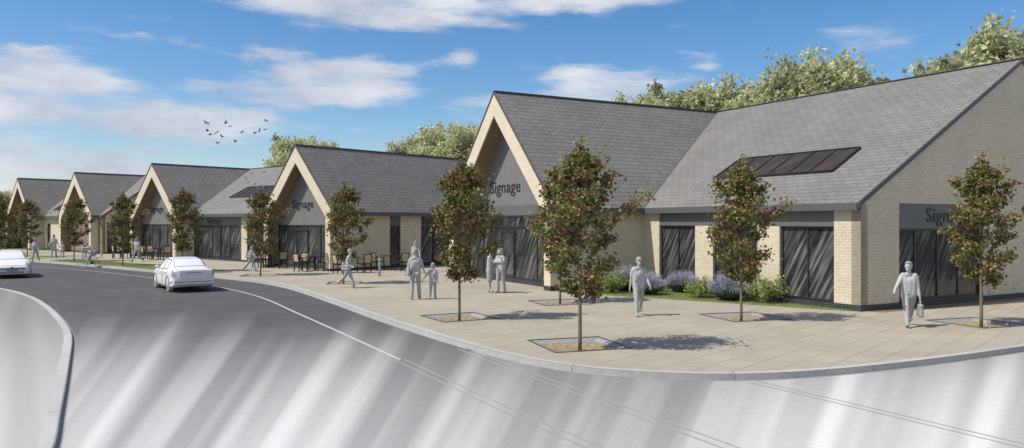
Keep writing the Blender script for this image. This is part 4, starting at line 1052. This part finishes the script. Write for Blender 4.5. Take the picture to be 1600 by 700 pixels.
    def both(nm, x0, x1, v0, mat, x2=None, x3=None, off=.007):
        g = MB(); cpanel(g, x0, x1, v0, 7, 1, off, 6, 6, x2, x3); cpanel(g, x0, x1, v0, 7, -1, off, 6, 6, x2, x3); g.build(nm, M[mat], r0, True)
    both('rear_window', .74, 1.36, 5.25, 'carglass', .70, 1.40); both('windscreen', 2.66, 3.26, 5.2, 'carglass', 2.60, 3.32)
    ln = MB()
    for s in (1, -1):
        cline(ln, [(1.40, 7), (1.36, 5.2), (.74, 5.2), (.70, 7)], s, .010); cline(ln, [(2.60, 7), (2.66, 5.15), (3.26, 5.15), (3.33, 7)], s, .010)
        cline(ln, [(3.34, 5.1), (3.9, 5.0), (4.36, 5.3), (4.4, 7)], s, .006); cline(ln, [(.62, 5.3), (.08, 5.3)], s, .006)
        cline(ln, [(.02, 2.35), (.5, 2.35)], s, .007)
    build_each(ln, 'panel_seam', M['carline'], r0)
    # tail
    bt_ = MB(); bt_.box(-.56, .56, -.012, .03, .58, .93); bt_.build('boot_lid', M['car'], r0)
    h = MB(); h.box(-.34, .34, -.026, 0, .83, .862); h.build('boot_handle', M['carlight'], r0)
    bp = MB(); bp.hull8([(-.80, -.04, .36), (.80, -.04, .36), (.84, .12, .36), (-.84, .12, .36), (-.80, -.05, .54), (.80, -.05, .54), (.85, .12, .54), (-.85, .12, .54)]); bp.build('rear_bumper', M['car'], r0)
    sp = MB(); sp.box(-.74, .74, -.062, -.04, .455, .475); sp.box(-.76, .76, -.03, .1, .345, .36); build_each(sp, 'bumper_strip', M['carline'], r0)
    # nose
    fb = MB(); fb.hull8([(-.74, 4.36, .24), (.74, 4.36, .24), (.62, 4.54, .24), (-.62, 4.54, .24), (-.78, 4.36, .46), (.78, 4.36, .46), (.66, 4.55, .46), (-.66, 4.55, .46)][0:2] + [(.62, 4.54, .24), (-.62, 4.54, .24), (-.78, 4.36, .46), (.78, 4.36, .46), (.66, 4.55, .46), (-.66, 4.55, .46)]); fb.build('front_bumper', M['car'], r0)
    gr = MB()
    for i in range(3): gr.box(-.56, .56, 4.548, 4.556, .27 + i * .045, .295 + i * .045)
    gr.box(-.60, .60, 4.50, 4.53, .50, .56); gr.build('grille', M['carline'], r0)
    pl_ = MB(); pl_.box(-.26, .26, 4.552, 4.562, .40, .50); pl_.build('number_plate', M['carlight'], r0)
    bd = MB(); bd.ell((0, 4.50, .585), (.06, .02, .05)); bd.build('badge', M['carline'], r0, True)
    return r0
car = make_car()
hd = math.atan2(.70, -.715)                     # heading of the far-side lane, up the street
car.location = (-13.55, 33.1, ZR); car.rotation_euler = (0, 0, hd - math.pi / 2)
tag(car, 'white saloon car seen from behind, driving away up the road', 'car', 'white cars on the road')
# origin at the tail centre: move so that the rear axle sits where the photo has it
c2 = copy_tree(car); c2.location = (-28.9, 44.3, ZR); c2.rotation_euler = (0, 0, math.atan2(-.80, .58) - math.pi / 2)
tag(c2, 'white car seen from the front, cut off by the left edge', 'car', 'white cars on the road')
car.rotation_euler = (0, 0, math.atan2(.818, -.575) - math.pi / 2); car.location = (-13.67, 33.0, ZR); c2.location = (-29.3, 44.6, ZR)
# ------------------------------------------------------------------ people
def fuse(mb, name, mat, parent, vox=.012, it=3):
    o = mb.build(name, mat, parent, uv=False)
    m = o.modifiers.new('r', 'REMESH'); m.mode = 'VOXEL'; m.voxel_size = vox; m.use_smooth_shade = True
    s = o.modifiers.new('s', 'SMOOTH'); s.iterations = it; s.factor = .5
    dg = bpy.context.evaluated_depsgraph_get()
    me = bpy.data.meshes.new_from_object(o.evaluated_get(dg)); o.modifiers.clear(); old = o.data; o.data = me; bpy.data.meshes.remove(old); me.name = name
    if not me.materials: me.materials.append(mat)
    me.polygons.foreach_set('use_smooth', [True] * len(me.polygons)); return o
def dirv(pitch, out, side):
    p, q = R(pitch), R(out); return Vector((side * math.sin(q), -math.sin(p) * math.cos(q), -math.cos(p) * math.cos(q)))
def human(H=1.75, legs=((0, 0), (0, 0)), arms=((0, 6, 10), (0, 6, 10)), lean=0, head=(0, 0), sex='m', cap=False, hair=True, bottoms='trousers', top='shirt', flare=0, bag=None, legout=2.5, sleeve='short', twist=0, hs=1.12, bagside=-1, name='person', hipz=None, strap=False, shoes='flat', yawarm=(0, 0), footpitch=None):
    """figure facing -y. legs: (thigh pitch, knee bend) right,left; arms: (shoulder pitch, abduction, elbow bend)"""
    r0 = empty(name); B = MB(); cl = MB(); tr = MB(); sh = MB()
    f = 1.0 if sex == 'm' else .93
    hip = Vector((0, 0, .92)); up = Vector((0, -math.sin(R(lean)), math.cos(R(lean)))); fw = Vector((0, -math.cos(R(lean)), -math.sin(R(lean))))
    chest = hip + up * .36; neck = hip + up * .555; shw = (.185 if sex == 'm' else .160); hw = .09 if sex == 'm' else .098
    # trunk
    for mbx, k in ((B, 0.0), (cl, .014)):
        for s in (-1, 1):
            mbx.pill(hip + Vector((s * .075, 0, .02)), chest + Vector((s * .085 * f, 0, 0)), .105 + k, .105 * f + k)
            mbx.pill(chest + Vector((s * .08 * f, 0, .0)) , neck + Vector((s * (shw - .045), 0, 0)) - up * .035, .105 * f + k, .066 + k)
            mbx.pill(neck + Vector((s * .03, 0, 0)) + up * .0, neck + Vector((s * (shw - .025), 0, 0)) - up * .066, .048 + k, .050 + k)
        if sex == 'f':
            for s in (-1, 1): mbx.ell(chest + Vector((s * .075, 0, 0)) + fw * .085, (.065 + k, .06 + k, .065 + k))
        mbx.pill(hip + up * .1, chest, .11 + k, .12 * f + k)
    for s in (-1, 1): B.ell(hip + Vector((s * .075, .055, -.02)), (.09, .09, .10))
    hy, hp = head
    B.pill(neck - up * .04, neck + up * .10, .058, .052)
    Hm = Matrix.Rotation(R(hy), 3, 'Z') @ Matrix.Rotation(-R(hp), 3, 'X')
    Hm = Hm * hs; hc = neck + up * .10 + Hm @ Vector((0, -.025, .100))
    def hd(x, y, z): return hc + Hm @ Vector((x, y, z))
    B.ell(hc + Hm @ Vector((0, .012, .02)), (.076, .095, .098), Hm); B.ell(hd(0, -.025, -.045), (.058, .068, .075), Hm)
    B.pill(hd(0, -.088, .012), hd(0, -.112, -.022), .010, .016, 8); B.ell(hd(0, -.082, -.088), (.028, .022, .020), Hm)
    B.pill(hd(-.02, -.092, -.058), hd(.02, -.092, -.058), .008, .008, 8)
    for s in (-1, 1):
        B.ell(hd(s * .077, .01, -.01), (.012, .022, .032), Hm); B.ell(hd(s * .030, -.080, .012), (.013, .012, .009), Hm); B.pill(hd(s * .014, -.088, .030), hd(s * .048, -.078, .030), .008, .007, 8)
    hands = {}
    for i, s in ((0, -1), (1, 1)):
        ap, ab, eb = arms[i]; so = neck + Vector((s * shw, 0, 0)) - up * .068
        d1 = Matrix.Rotation(R(yawarm[i]), 3, 'Z') @ dirv(ap + lean * .5, ab, s); el = so + d1 * .285
        ax = Matrix.Rotation(R(yawarm[i]), 3, 'Z') @ Vector((1, 0, 0)); d2 = Matrix.Rotation(-R(eb), 3, ax) @ d1; d2.normalize(); wr = el + d2 * .25
        B.pill(so, el, .052 * f, .039 * f); B.pill(el, wr, .038 * f, .026 * f)
        if sleeve == 'short': cl.pill(so, so + d1 * .19, .066 * f, .060 * f)
        elif sleeve == 'long': cl.pill(so, el, .064 * f, .052 * f); cl.pill(el, wr - d2 * .02, .050 * f, .040 * f)
        # hand
        lat = Vector((0, -1, 0)); lat = (lat - d2 * lat.dot(d2))
        lat = lat.normalized() if lat.length > .2 else Vector((0, 0, 1)); nrm = d2.cross(lat).normalized() * s; inw = -nrm if nrm.x * s > 0 else nrm
        pc = wr + d2 * .045
        for q in (-.026, -.009, .009, .026): B.pill(wr + lat * q * .6 + d2 * .008, wr + lat * q + d2 * .085, .015, .0125, 8)
        for q, L in ((.030, .070), (.010, .080), (-.010, .074), (-.029, .058)):
            a_ = wr + lat * q + d2 * .085; b_ = a_ + d2 * L * .5 + inw * L * .12; c_ = b_ + d2 * L * .38 + inw * L * .34; B.pill(a_, b_, .0100, .0092, 8); B.pill(b_, c_, .0092, .0080, 8)
        a_ = wr + lat * .022 + d2 * .02; b_ = a_ + lat * .030 + d2 * .035; c_ = b_ + lat * .004 + d2 * .035 + inw * .01; B.pill(a_, b_, .0135, .0115, 8); B.pill(b_, c_, .0115, .009, 8)
        hands[i] = (wr + d2 * .09, wr, d2)
    feet = []
    for i, s in ((0, -1), (1, 1)):
        tp, kb = legs[i]; h0 = hip + Vector((s * hw, 0, -.01)); d1 = dirv(tp, legout, s); kn = h0 + d1 * .43; d2 = dirv(tp - kb, legout * .6, s); an = kn + d2 * .40
        B.pill(h0, kn, .086 * (1.04 if sex == 'f' else 1), .056); B.pill(kn, kn + d2 * .15 + Vector((0, .012, 0)), .055, .056); B.pill(kn + d2 * .15 + Vector((0, .010, 0)), an, .054, .037)
        fp = (tp - kb) if footpitch is None else footpitch[i]; fd = Matrix.Rotation(R(min(0, fp)) * .75, 3, 'X') @ Vector((s * .12, -1, -.16)); fd.normalize()
        if fp > 12: fd = (fd + Vector((0, 0, .16 + math.sin(R(fp)) * .8))).normalized()
        heel = an + d2 * .045 - fd * .045; toe = an + d2 * .05 + fd * .155
        B.pill(an, heel, .038, .034); B.pill(an + d2 * .01, toe, .036, .028)
        sh.pill(heel + d2 * .0, heel + fd * .08, .044, .046); sh.pill(heel + fd * .05, toe + fd * .01, .046, .034); sh.pill(an, heel + fd * .03, .045, .044)
        if shoes == 'heel': sh.pill(heel, heel + d2 * .075 - fd * .01, .016, .010, 8)
        feet += [heel.z - .044 - (.04 if shoes == 'heel' else 0), toe.z - .036]
        if bottoms == 'trousers':
            tr.pill(h0 + Vector((0, 0, .02)), kn, .102, .070 + flare * .2); tr.pill(kn, an + d2 * .015, .068 + flare * .2, .056 + flare)
        elif bottoms == 'shorts': tr.pill(h0 + Vector((0, 0, .02)), kn - d1 * .05, .104, .082)
        elif bottoms == 'skirt': tr.pill(h0 + Vector((0, 0, .02)), kn - d1 * .02, .118, .112)
    tr.pill(hip + Vector((-.07, 0, .05)), hip + Vector((.07, 0, .05)), .118, .118); tr.pill(hip + Vector((-.07, .02, -.03)), hip + Vector((.07, .02, -.03)), .122, .122)
    drop = min(feet) if hipz is None else .92 - hipz
    body = fuse(B, 'body', M['clay'], r0, .0105); parts = [body]
    parts.append(fuse(cl, top, M['cloth1'], r0, .015)); parts.append(fuse(tr, bottoms, M['cloth2'], r0, .015)); parts.append(fuse(sh, 'shoes', M['cloth3'], r0, .012))
    if cap:
        k = MB(); k.ell(hd(0, .014, .045), (.086, .105, .082), Hm); k.ell(hd(0, -.115, .052), (.070, .065, .014), Hm); parts.append(fuse(k, 'cap', M['cloth3'], r0, .010, 2))
    elif hair:
        k = MB(); k.ell(hd(0, .030, .042), (.083, .092, .088), Hm); k.ell(hd(0, -.035, .082), (.066, .058, .040), Hm); k.ell(hd(0, .07, -.01), (.070, .045, .070), Hm)
        if hair == 'long': k.pill(hd(0, .07, 0), hd(0, .085, -.12), .075, .05)
        parts.append(fuse(k, 'hair', M['cloth3'], r0, .010, 2))
    if strap or bag in ('satchel', 'shoulder'):
        side = bagside
        k = MB(); P = []
        a_ = neck + Vector((-side * .10, 0, 0)) + up * .045; b_ = hip + Vector((side * .16, 0, .10))
        for sgn in (-1, 1):
            P = [a_, a_ + Vector((side * .05, sgn * .125, -.10)), (a_ + b_) / 2 + Vector((0, sgn * .155, .03)), b_ + Vector((side * -.03, sgn * .12, .05)), b_ + Vector((side * .02, 0, .0))]
            k.tube([tuple(q) for q in P], .016, 6)
        parts.append(k.build('bag_strap' if bag else 'shoulder_strap', M['cloth3'], r0, True))
    if bag in ('satchel', 'shoulder'):
        k = MB(); c0 = hip + Vector((.235 * bagside, .05, .10))
        for dy in (-.11, .11): k.pill(c0 + Vector((0, dy, .14)) * (1 if bag == 'shoulder' else 1), c0 + Vector((0, dy * 1.2, -.12)), .055 if bag == 'shoulder' else .06, .075)
        k.pill(c0 + Vector((0, -.11, .0)), c0 + Vector((0, .11, .0)), .07, .07); k.pill(c0 + Vector((0, -.12, -.12)), c0 + Vector((0, .12, -.12)), .075, .075); parts.append(fuse(k, 'shoulder_bag', M['cloth2'], r0, .014))
    if drop:
        for o in parts: o.location.z -= drop
    r0['drop'] = 0.0; del r0['drop']
    return r0, {'hands': hands, 'drop': drop, 'hip': hip, 'neck': neck, 'parts': parts}
def place(o, x, y, face, H, z, lb, grp='pale grey people'):
    """face: heading in degrees, 0 looks at the camera side (-y), 90 looks to +x"""
    o.location = (x, y, z); o.rotation_euler = (0, 0, R(face)); o.scale = (H / 1.75,) * 3
    return tag(o, lb, 'person', grp)

# man in a cap walking towards us
pA, _ = human(legs=((20, 8), (-18, 14)), arms=((-10, 9, 12), (14, 12, 20)), cap=True, strap=True)
place(pA, 3.93, 23.8, 4, 1.76, 0, 'person in T-shirt and cap walking towards us in front of the lavender bed')
c_ = copy_tree(pA); place(c_, -36.0, 58.0, 8, 1.74, ZR, 'distant person in a cap on the road, right of the cut off white car')
# man with a briefcase
pB, iB = human(legs=((30, 10), (-24, 16)), arms=((38, 26, 18), (4, 7, 6)), sleeve='long', head=(-28, 0), hair=True)
w_ = iB['hands'][1]; k = MB(); c0 = w_[0] + Vector((.0, 0, -.27)); 
for zz in (-.14, .12):
    k.pill(c0 + Vector((0, -.15, zz)), c0 + Vector((0, .15, zz * .98)), .05, .05)
k.pill(c0 + Vector((0, -.15, -.14)), c0 + Vector((0, -.13, .12)), .05, .045); k.pill(c0 + Vector((0, .15, -.14)), c0 + Vector((0, .13, .12)), .05, .045); k.pill(c0 + Vector((0, 0, -.12)), c0 + Vector((0, 0, .12)), .05, .05); k.box(c0.x - .05, c0.x + .05, c0.y - .16, c0.y + .16, c0.z - .16, c0.z + .14)
def carried(o, lb, host, drop, H):
    o.location = host.location + Vector((0, 0, 0)); o.rotation_euler = host.rotation_euler; o.scale = host.scale
    for ch in o.children: ch.location.z -= drop
    tag(o, lb, 'briefcase', 'briefcases carried by people')
place(pB, 11.03, 21.35, -14, 1.80, 0, 'person in shirt and trousers with a briefcase, by the shaded end wall')
cs = empty('briefcase'); fuse(k, 'case', M['cloth3'], cs, .014, 2)
hk = MB(); hk.tube([tuple(c0 + Vector((0, -.07, .15))), tuple(c0 + Vector((0, -.06, .22))), tuple(c0 + Vector((0, .0, .265))), tuple(c0 + Vector((0, .06, .22))), tuple(c0 + Vector((0, .07, .15)))], .012, 6); hk.build('handle', M['cloth2'], cs, True)
carried(cs, 'grey briefcase in the hand of the person by the shaded end wall', pB, iB['drop'], 1.8)
c_ = copy_tree(pB); place(c_, -27.5, 56.3, -10, 1.80, 0, 'distant person with a bag by the café table before the small gable')
k_ = copy_tree(cs); k_.location = c_.location; k_.rotation_euler = c_.rotation_euler; k_.scale = c_.scale; tag(k_, 'distant grey bag in the hand of the person before the small gable', 'briefcase', 'briefcases carried by people')
# two women chatting
pC, _ = human(sex='f', legs=((2, 2), (-4, 2)), arms=((58, 4, 34), (44, 4, 30)), bottoms='skirt', shoes='heel', head=(10, 12), hair=True, sleeve='none', top='blouse')
place(pC, -.90, 31.6, 70, 1.70, 0, 'woman in skirt and heels, left one of the two chatting by the big gable')
pD, _ = human(sex='f', legs=((3, 3), (-4, 4)), arms=((40, 8, 92), (34, 14, 100)), head=(-30, 6), hair='long', sleeve='short', flare=.03)
place(pD, -.47, 31.4, -32, 1.74, 0, 'woman in flared trousers, right one of the two chatting by the big gable')
# man with shoulder bag leading a child, seen from behind
pE, iE = human(legs=((10, 6), (-6, 6)), arms=((2, 17, 8), (6, 18, 30)), bagside=1, bag='shoulder', hair=True, flare=.012, legout=3.5)
place(pE, -3.62, 28.8, 184, 1.82, 0, 'person with a shoulder bag seen from behind, leading a child by the hand')
pF, _ = human(legs=((8, 8), (-8, 10)), arms=((-2, 8, 10), (4, 38, 10)), hs=1.38, hair=True, strap=True)
place(pF, -2.98, 28.95, 180, 1.26, 0, 'child seen from behind, held by the hand of the person with the shoulder bag')
c_ = copy_tree(pE); place(c_, -36.75, 61.6, 186, 1.82, 0, 'distant person with a shoulder bag seen from behind, between two narrow windows')
c_ = copy_tree(pF); place(c_, -36.65, 62.6, 178, 1.22, 0, 'distant child seen from behind, near the left edge of the brown gable')
# person facing us behind them
c_ = copy_tree(pA); place(c_, -5.5, 43.8, -6, 1.76, 0, 'person facing us, half hidden behind the person with the shoulder bag')
# person with a bag in front, walking right
pH, _ = human(legs=((24, 8), (-30, 18)), arms=((-14, 8, 78), (-8, 8, 84)), cap=True, bag='satchel', sleeve='long', head=(-18, 10), lean=6, flare=.025, top='jacket', footpitch=(0, -40))
place(pH, -7.2, 33.8, 82, 1.68, 0, 'person in a cap striding right past a thin trunk, bag at the hip')
pI, _ = human(legs=((26, 6), (-30, 12)), arms=((14, 8, 24), (-20, 8, 20)), bag='shoulder', hair=True, lean=10, head=(0, 14), sleeve='long', flare=.015, footpitch=(8, -40))
place(pI, -15.35, 45.2, 84, 1.76, 0, 'person leaning forward and striding right before the middle range, bag on the back')
# parent with child at the verge, behind the bicycle
pK, iK = human(sex='f', legs=((2, 2), (-3, 2)), arms=((60, 10, 60), (52, 8, 70)), hair='long', head=(14, 10))
place(pK, -34.2, 61.4, 30, 1.58, 0, 'person standing behind the bicycle front wheel with a child in the arms')
pL, _ = human(legs=((70, 60), (64, 56)), arms=((110, 14, 30), (95, 14, 30)), hair=True, hs=1.5, head=(0, 0), hipz=.92)
for ch in pL.children: ch.location.z = -.75
place(pL, -33.95, 61.1, 210, .86, 1.10, 'small child held up in front of the person behind the bicycle')

# bicycle and rider: heading -x in the bike's own frame is along -y
bk = empty('bicycle')
wm = []
for yy in (-.52, .52):
    w = MB(); n = 36; P = [(0, yy + .335 * math.cos(2 * math.pi * k / n), .345 + .335 * math.sin(2 * math.pi * k / n)) for k in range(n + 1)]
    w.tube(P, .018, 8, False); wo = w.build('wheel', M['tyre'], bk, True)
    s_ = MB(); s_.tube([(-.04, yy, .345), (.04, yy, .345)], .035, 10)
    for k in range(18):
        an = 2 * math.pi * k / 18; s_.tube([(.02 if k % 2 else -.02, yy, .345), (0, yy + .325 * math.cos(an), .345 + .325 * math.sin(an))], .003, 4, False)
    s_.build('spokes', M['steel'], wo)
fr = MB(); hd_ = (0, -.36, .86); bb = (0, .06, .30); se = (0, .20, .84)
for a_, b_ in ((hd_, bb), (hd_, se), (se, bb), (bb, (0, .52, .345)), (se, (0, .52, .345)), ((0, -.40, .78), (0, -.52, .345)), (hd_, (0, -.345, .96))): fr.tube([a_, b_], .017, 8)
fr.build('bike_frame', M['pitframe'], bk, True)
h = MB(); h.tube([(-.26, -.42, .99), (-.2, -.38, 1.0), (0, -.36, .97), (.2, -.38, 1.0), (.26, -.42, .99)], .014, 8); h.build('handlebar', M['black'], bk, True)
s_ = MB(); s_.pill((0, .12, .885), (0, .30, .90), .035, .065); s_.tube([(0, .2, .82), (0, .21, .88)], .014); s_.build('saddle', M['black'], bk, True)
c = MB(); c.tube([(-.02, .06, .30), (.05, .06, .30)], .085, 18); c.tube([(.06, .06, .30), (.06, -.06, .20)], .012); c.tube([(-.06, .06, .30), (-.06, .18, .40)], .012); c.box(.05, .14, -.11, -.02, .19, .215); c.box(-.14, -.05, .13, .22, .39, .415); c.build('pedals', M['black'], bk)
bkx, bky, bkr = -27.9, 50.9, R(-82)
bk.location = (bkx, bky, ZR + .008); bk.rotation_euler = (0, 0, bkr); tag(bk, 'grey bicycle ridden along the kerb past the verge', 'bicycle')
pJ, iJ = human(legs=((62, 78), (48, 28)), arms=((62, 4, 6), (62, 4, 6)), lean=42, head=(0, -30), hair=True, sleeve='short', bottoms='shorts', hipz=.97, footpitch=(-5, -5), legout=1)
off_ = Vector((0, .24, 0))
place(pJ, bkx - math.sin(bkr) * .24, bky + math.cos(bkr) * .24, math.degrees(bkr), 1.72, ZR + .02, 'cyclist bent over the handlebar, riding left along the kerb')

# ------------------------------------------------------------------ birds
bd_px = [(322.7, 192.5, 20), (353, 192.5, 8), (359.5, 197, -6), (416, 189, -20), (324.5, 204.5, -8), (339, 206.5, 24), (328.7, 210.5, 4), (347.6, 214, 10), (378.5, 206, 20), (398.5, 208, 0), (405, 205, 30), (414, 202, -10), (340.3, 223.5, 2), (367.8, 221.5, -6)]
def bird_mesh(flap):
    b = MB(); b.pill((0, -.13, 0), (0, .08, 0), .030, .045); b.pill((0, .09, .01), (0, .15, .015), .030, .022); b.pill((0, .16, .013), (0, .20, .005), .012, .004, 6)
    for s in (-1, 1):
        z1, z2 = flap; b.prism([(s * .02, .08, .01), (s * .20, .10, z1), (s * .46, -.02, z2), (s * .20, -.06, z1 - .01), (s * .02, -.06, .0)][::s], (0, 0, .012))
    b.prism([(-.03, -.12, 0), (.03, -.12, 0), (.065, -.25, .0), (-.065, -.25, 0)], (0, 0, .012)); return b
bm_ = [bird_mesh((.10, .05)), bird_mesh((.13, .20)), bird_mesh((.02, -.06))]
bo = []
bl = ['bird at the upper left end of the flock', 'upper one of two close birds at the top of the flock', 'lower one of two close birds at the top of the flock', 'highest bird at the right end of the flock', 'bird gliding level at the left of the flock', 'bird banking steeply in the left of the flock',
      'bird just under the level gliding one at the left', 'bird in the lower middle of the left group', 'lone bird between the left and the right group', 'leftmost of the three close birds on the right', 'middle one of the three close birds on the right', 'rightmost of the three close birds on the right', 'lowest pale bird at the bottom of the flock', 'bird at the bottom of the flock, right of the lowest']
for i, (px, py, roll) in enumerate(bd_px):
    y = 62 + (i * 37 % 11) * .8; k = i % 3
    if i < 3: o = bm_[k].build('bird', M['bird'], None); bo.append(o)
    else: o = bo[k].copy(); COL.objects.link(o)
    o.location = ((px - 800) / 1200 * y, y, 2.9 + (347 - py) / 1200 * y); o.rotation_euler = (R(-14), R(roll), R(70 + i * 53 % 90)); o.scale = (.85,) * 3
    tag(o, bl[i], 'bird', 'flock of birds')

# ------------------------------------------------------------------ daylight
SUN_EL, SUN_AZ = 53.0, math.atan2(-.955, -.296)     # azimuth measured from +y towards +x
sd = Vector((math.sin(SUN_AZ) * math.cos(R(SUN_EL)), math.cos(SUN_AZ) * math.cos(R(SUN_EL)), math.sin(R(SUN_EL))))
sun = bpy.data.lights.new('sun', 'SUN'); sun.energy = 3.9; sun.angle = R(.5); sun.color = (1.0, .93, .82)
so = bpy.data.objects.new('sun', sun); COL.objects.link(so); so.rotation_euler = (-sd).to_track_quat('-Z', 'Y').to_euler(); so.location = (-40, -10, 50)
W = bpy.data.worlds.new('World'); scene.world = W; W.use_nodes = True; nt = W.node_tree
bg = nt.nodes['Background']; bg.inputs['Strength'].default_value = .13
sky = N(nt, 'ShaderNodeTexSky', sky_type='NISHITA'); sky.sun_disc = False; sky.sun_elevation = R(SUN_EL); sky.sun_rotation = SUN_AZ; sky.altitude = 50; sky.air_density = 1.0; sky.dust_density = .6; sky.ozone_density = 1.6
tc = nt.nodes.new('ShaderNodeTexCoord')
nz = N(nt, 'ShaderNodeTexNoise', _Scale=5.0, _Detail=7.0, _Roughness=.6); mp = nt.nodes.new('ShaderNodeMapping'); mp.inputs['Scale'].default_value = (1, 1, 2.2)
nt.links.new(tc.outputs['Generated'], mp.inputs[0]); nt.links.new(mp.outputs[0], nz.inputs['Vector'])
def vm(op, a, b=None):
    k = N(nt, 'ShaderNodeVectorMath', operation=op)
    for i, x in enumerate((a, b)):
        if x is None: continue
        if hasattr(x, 'is_output'): nt.links.new(x, k.inputs[i])
        else: k.inputs[i].default_value = x
    return k
def mm(op, a, b=0.0, clamp=False):
    k = N(nt, 'ShaderNodeMath', operation=op); k.use_clamp = clamp
    for i, x in enumerate((a, b)):
        if hasattr(x, 'is_output'): nt.links.new(x, k.inputs[i])
        else: k.inputs[i].default_value = x
    return k.outputs[0]
wob = vm('SCALE', vm('SUBTRACT', nz.outputs['Color'], (.5, .5, .5)).outputs[0]); wob.inputs['Scale'].default_value = .16
dv = vm('ADD', tc.outputs['Generated'], vm('MULTIPLY', wob.outputs[0], (1, 1, .5)).outputs[0]).outputs[0]
blobs = [(600, 0, 250, 48, 1.0), (420, 70, 60, 22, .8), (900, -5, 160, 30, .9), (520, 132, 150, 46, 1.0), (400, 150, 110, 40, .8), (705, 90, 44, 20, .8), (60, 150, 190, 75, .9), (260, 195, 190, 46, .9), (60, 270, 230, 75, .9), (30, 86, 80, 9, .8), (190, 60, 90, 12, .55), (310, 66, 60, 12, .5), (800, 165, 110, 26, .7), (960, 140, 140, 30, .75), (1110, 100, 60, 18, .6), (1210, 8, 20, 9, .5), (570, 211, 50, 7, .45), (1130, 2, 30, 8, .5), (1380, 60, 120, 40, .4), (260, 135, 40, 10, .35)]
acc = None
for px, py, rx, ry, st_ in blobs:
    d = Vector(((px - 800) / 1200, 1, (347 - py) / 1200)); L = d.length; d.normalize()
    sx, sz = rx / 1200 / L, ry / 1200 / L
    q = vm('MULTIPLY', vm('SUBTRACT', dv, tuple(d)).outputs[0], (1 / sx, 1 / sx, 1 / sz)); ln_ = vm('LENGTH', q.outputs[0])
    f_ = N(nt, 'ShaderNodeMapRange', interpolation_type='SMOOTHSTEP'); f_.inputs['From Min'].default_value = 1.45; f_.inputs['From Max'].default_value = .35; f_.inputs['To Max'].default_value = st_
    nt.links.new(ln_.outputs['Value'], f_.inputs['Value']); acc = f_.outputs[0] if acc is None else mm('MAXIMUM', acc, f_.outputs[0])
sepd = N(nt, 'ShaderNodeSeparateXYZ'); nt.links.new(tc.outputs['Generated'], sepd.inputs[0])
back = N(nt, 'ShaderNodeMapRange', interpolation_type='SMOOTHSTEP'); back.inputs['From Min'].default_value = .62; back.inputs['From Max'].default_value = .1; back.inputs['To Max'].default_value = .72; nt.links.new(sepd.outputs[1], back.inputs['Value']); acc = mm('MAXIMUM', acc, back.outputs[0])  # unseen cloud outside the view, added as neutral fill on shaded walls
nz2 = N(nt, 'ShaderNodeTexNoise', _Scale=9.0, _Detail=8.0, _Roughness=.62); mp2 = nt.nodes.new('ShaderNodeMapping'); mp2.inputs['Scale'].default_value = (.8, .8, 4.2); nt.links.new(tc.outputs['Generated'], mp2.inputs[0]); nt.links.new(mp2.outputs[0], nz2.inputs['Vector'])
dens = mm('ADD', mm('MULTIPLY', acc, 1.0), mm('MULTIPLY', mm('SUBTRACT', nz2.outputs['Fac'], .5), 2.2))
cf = N(nt, 'ShaderNodeMapRange', interpolation_type='SMOOTHSTEP'); cf.inputs['From Min'].default_value = .22; cf.inputs['From Max'].default_value = 1.1; cf.inputs['To Max'].default_value = .92; nt.links.new(dens, cf.inputs['Value'])
shade = N(nt, 'ShaderNodeMapRange'); shade.inputs['From Min'].default_value = .35; shade.inputs['From Max'].default_value = .65; nt.links.new(nz.outputs['Fac'], shade.inputs['Value'])
SKYMUL = 1.0
ccol = mixc(nt, shade.outputs[0], (3.0, 3.2, 3.8), (5.0, 5.05, 5.2))
hs = N(nt, 'ShaderNodeHueSaturation', _Saturation=1.33, _Value=.74); nt.links.new(sky.outputs[0], hs.inputs['Color']); skyc = mixc(nt, 1.0, hs.outputs[0], (.92, .955, 1.03), 'MULTIPLY')
nt.links.new(mixc(nt, cf.outputs[0], skyc, ccol), bg.inputs['Color'])

cam = bpy.data.cameras.new('camera'); cam.sensor_width = 36; cam.lens = 27.0; cam.shift_y = -3 / 1600; cam.clip_end = 3000; cam.clip_start = .1
co = bpy.data.objects.new('camera', cam); COL.objects.link(co); co.location = (0, 0, 2.9); co.rotation_euler = (R(90), 0, 0); scene.camera = co
scene.view_settings.view_transform = 'Standard'; scene.view_settings.look = 'None'; scene.view_settings.exposure = 0.42; scene.view_settings.gamma = 1; scene.view_settings.use_curve_mapping = False
scene.cycles.max_bounces = 6; scene.cycles.use_denoising = True
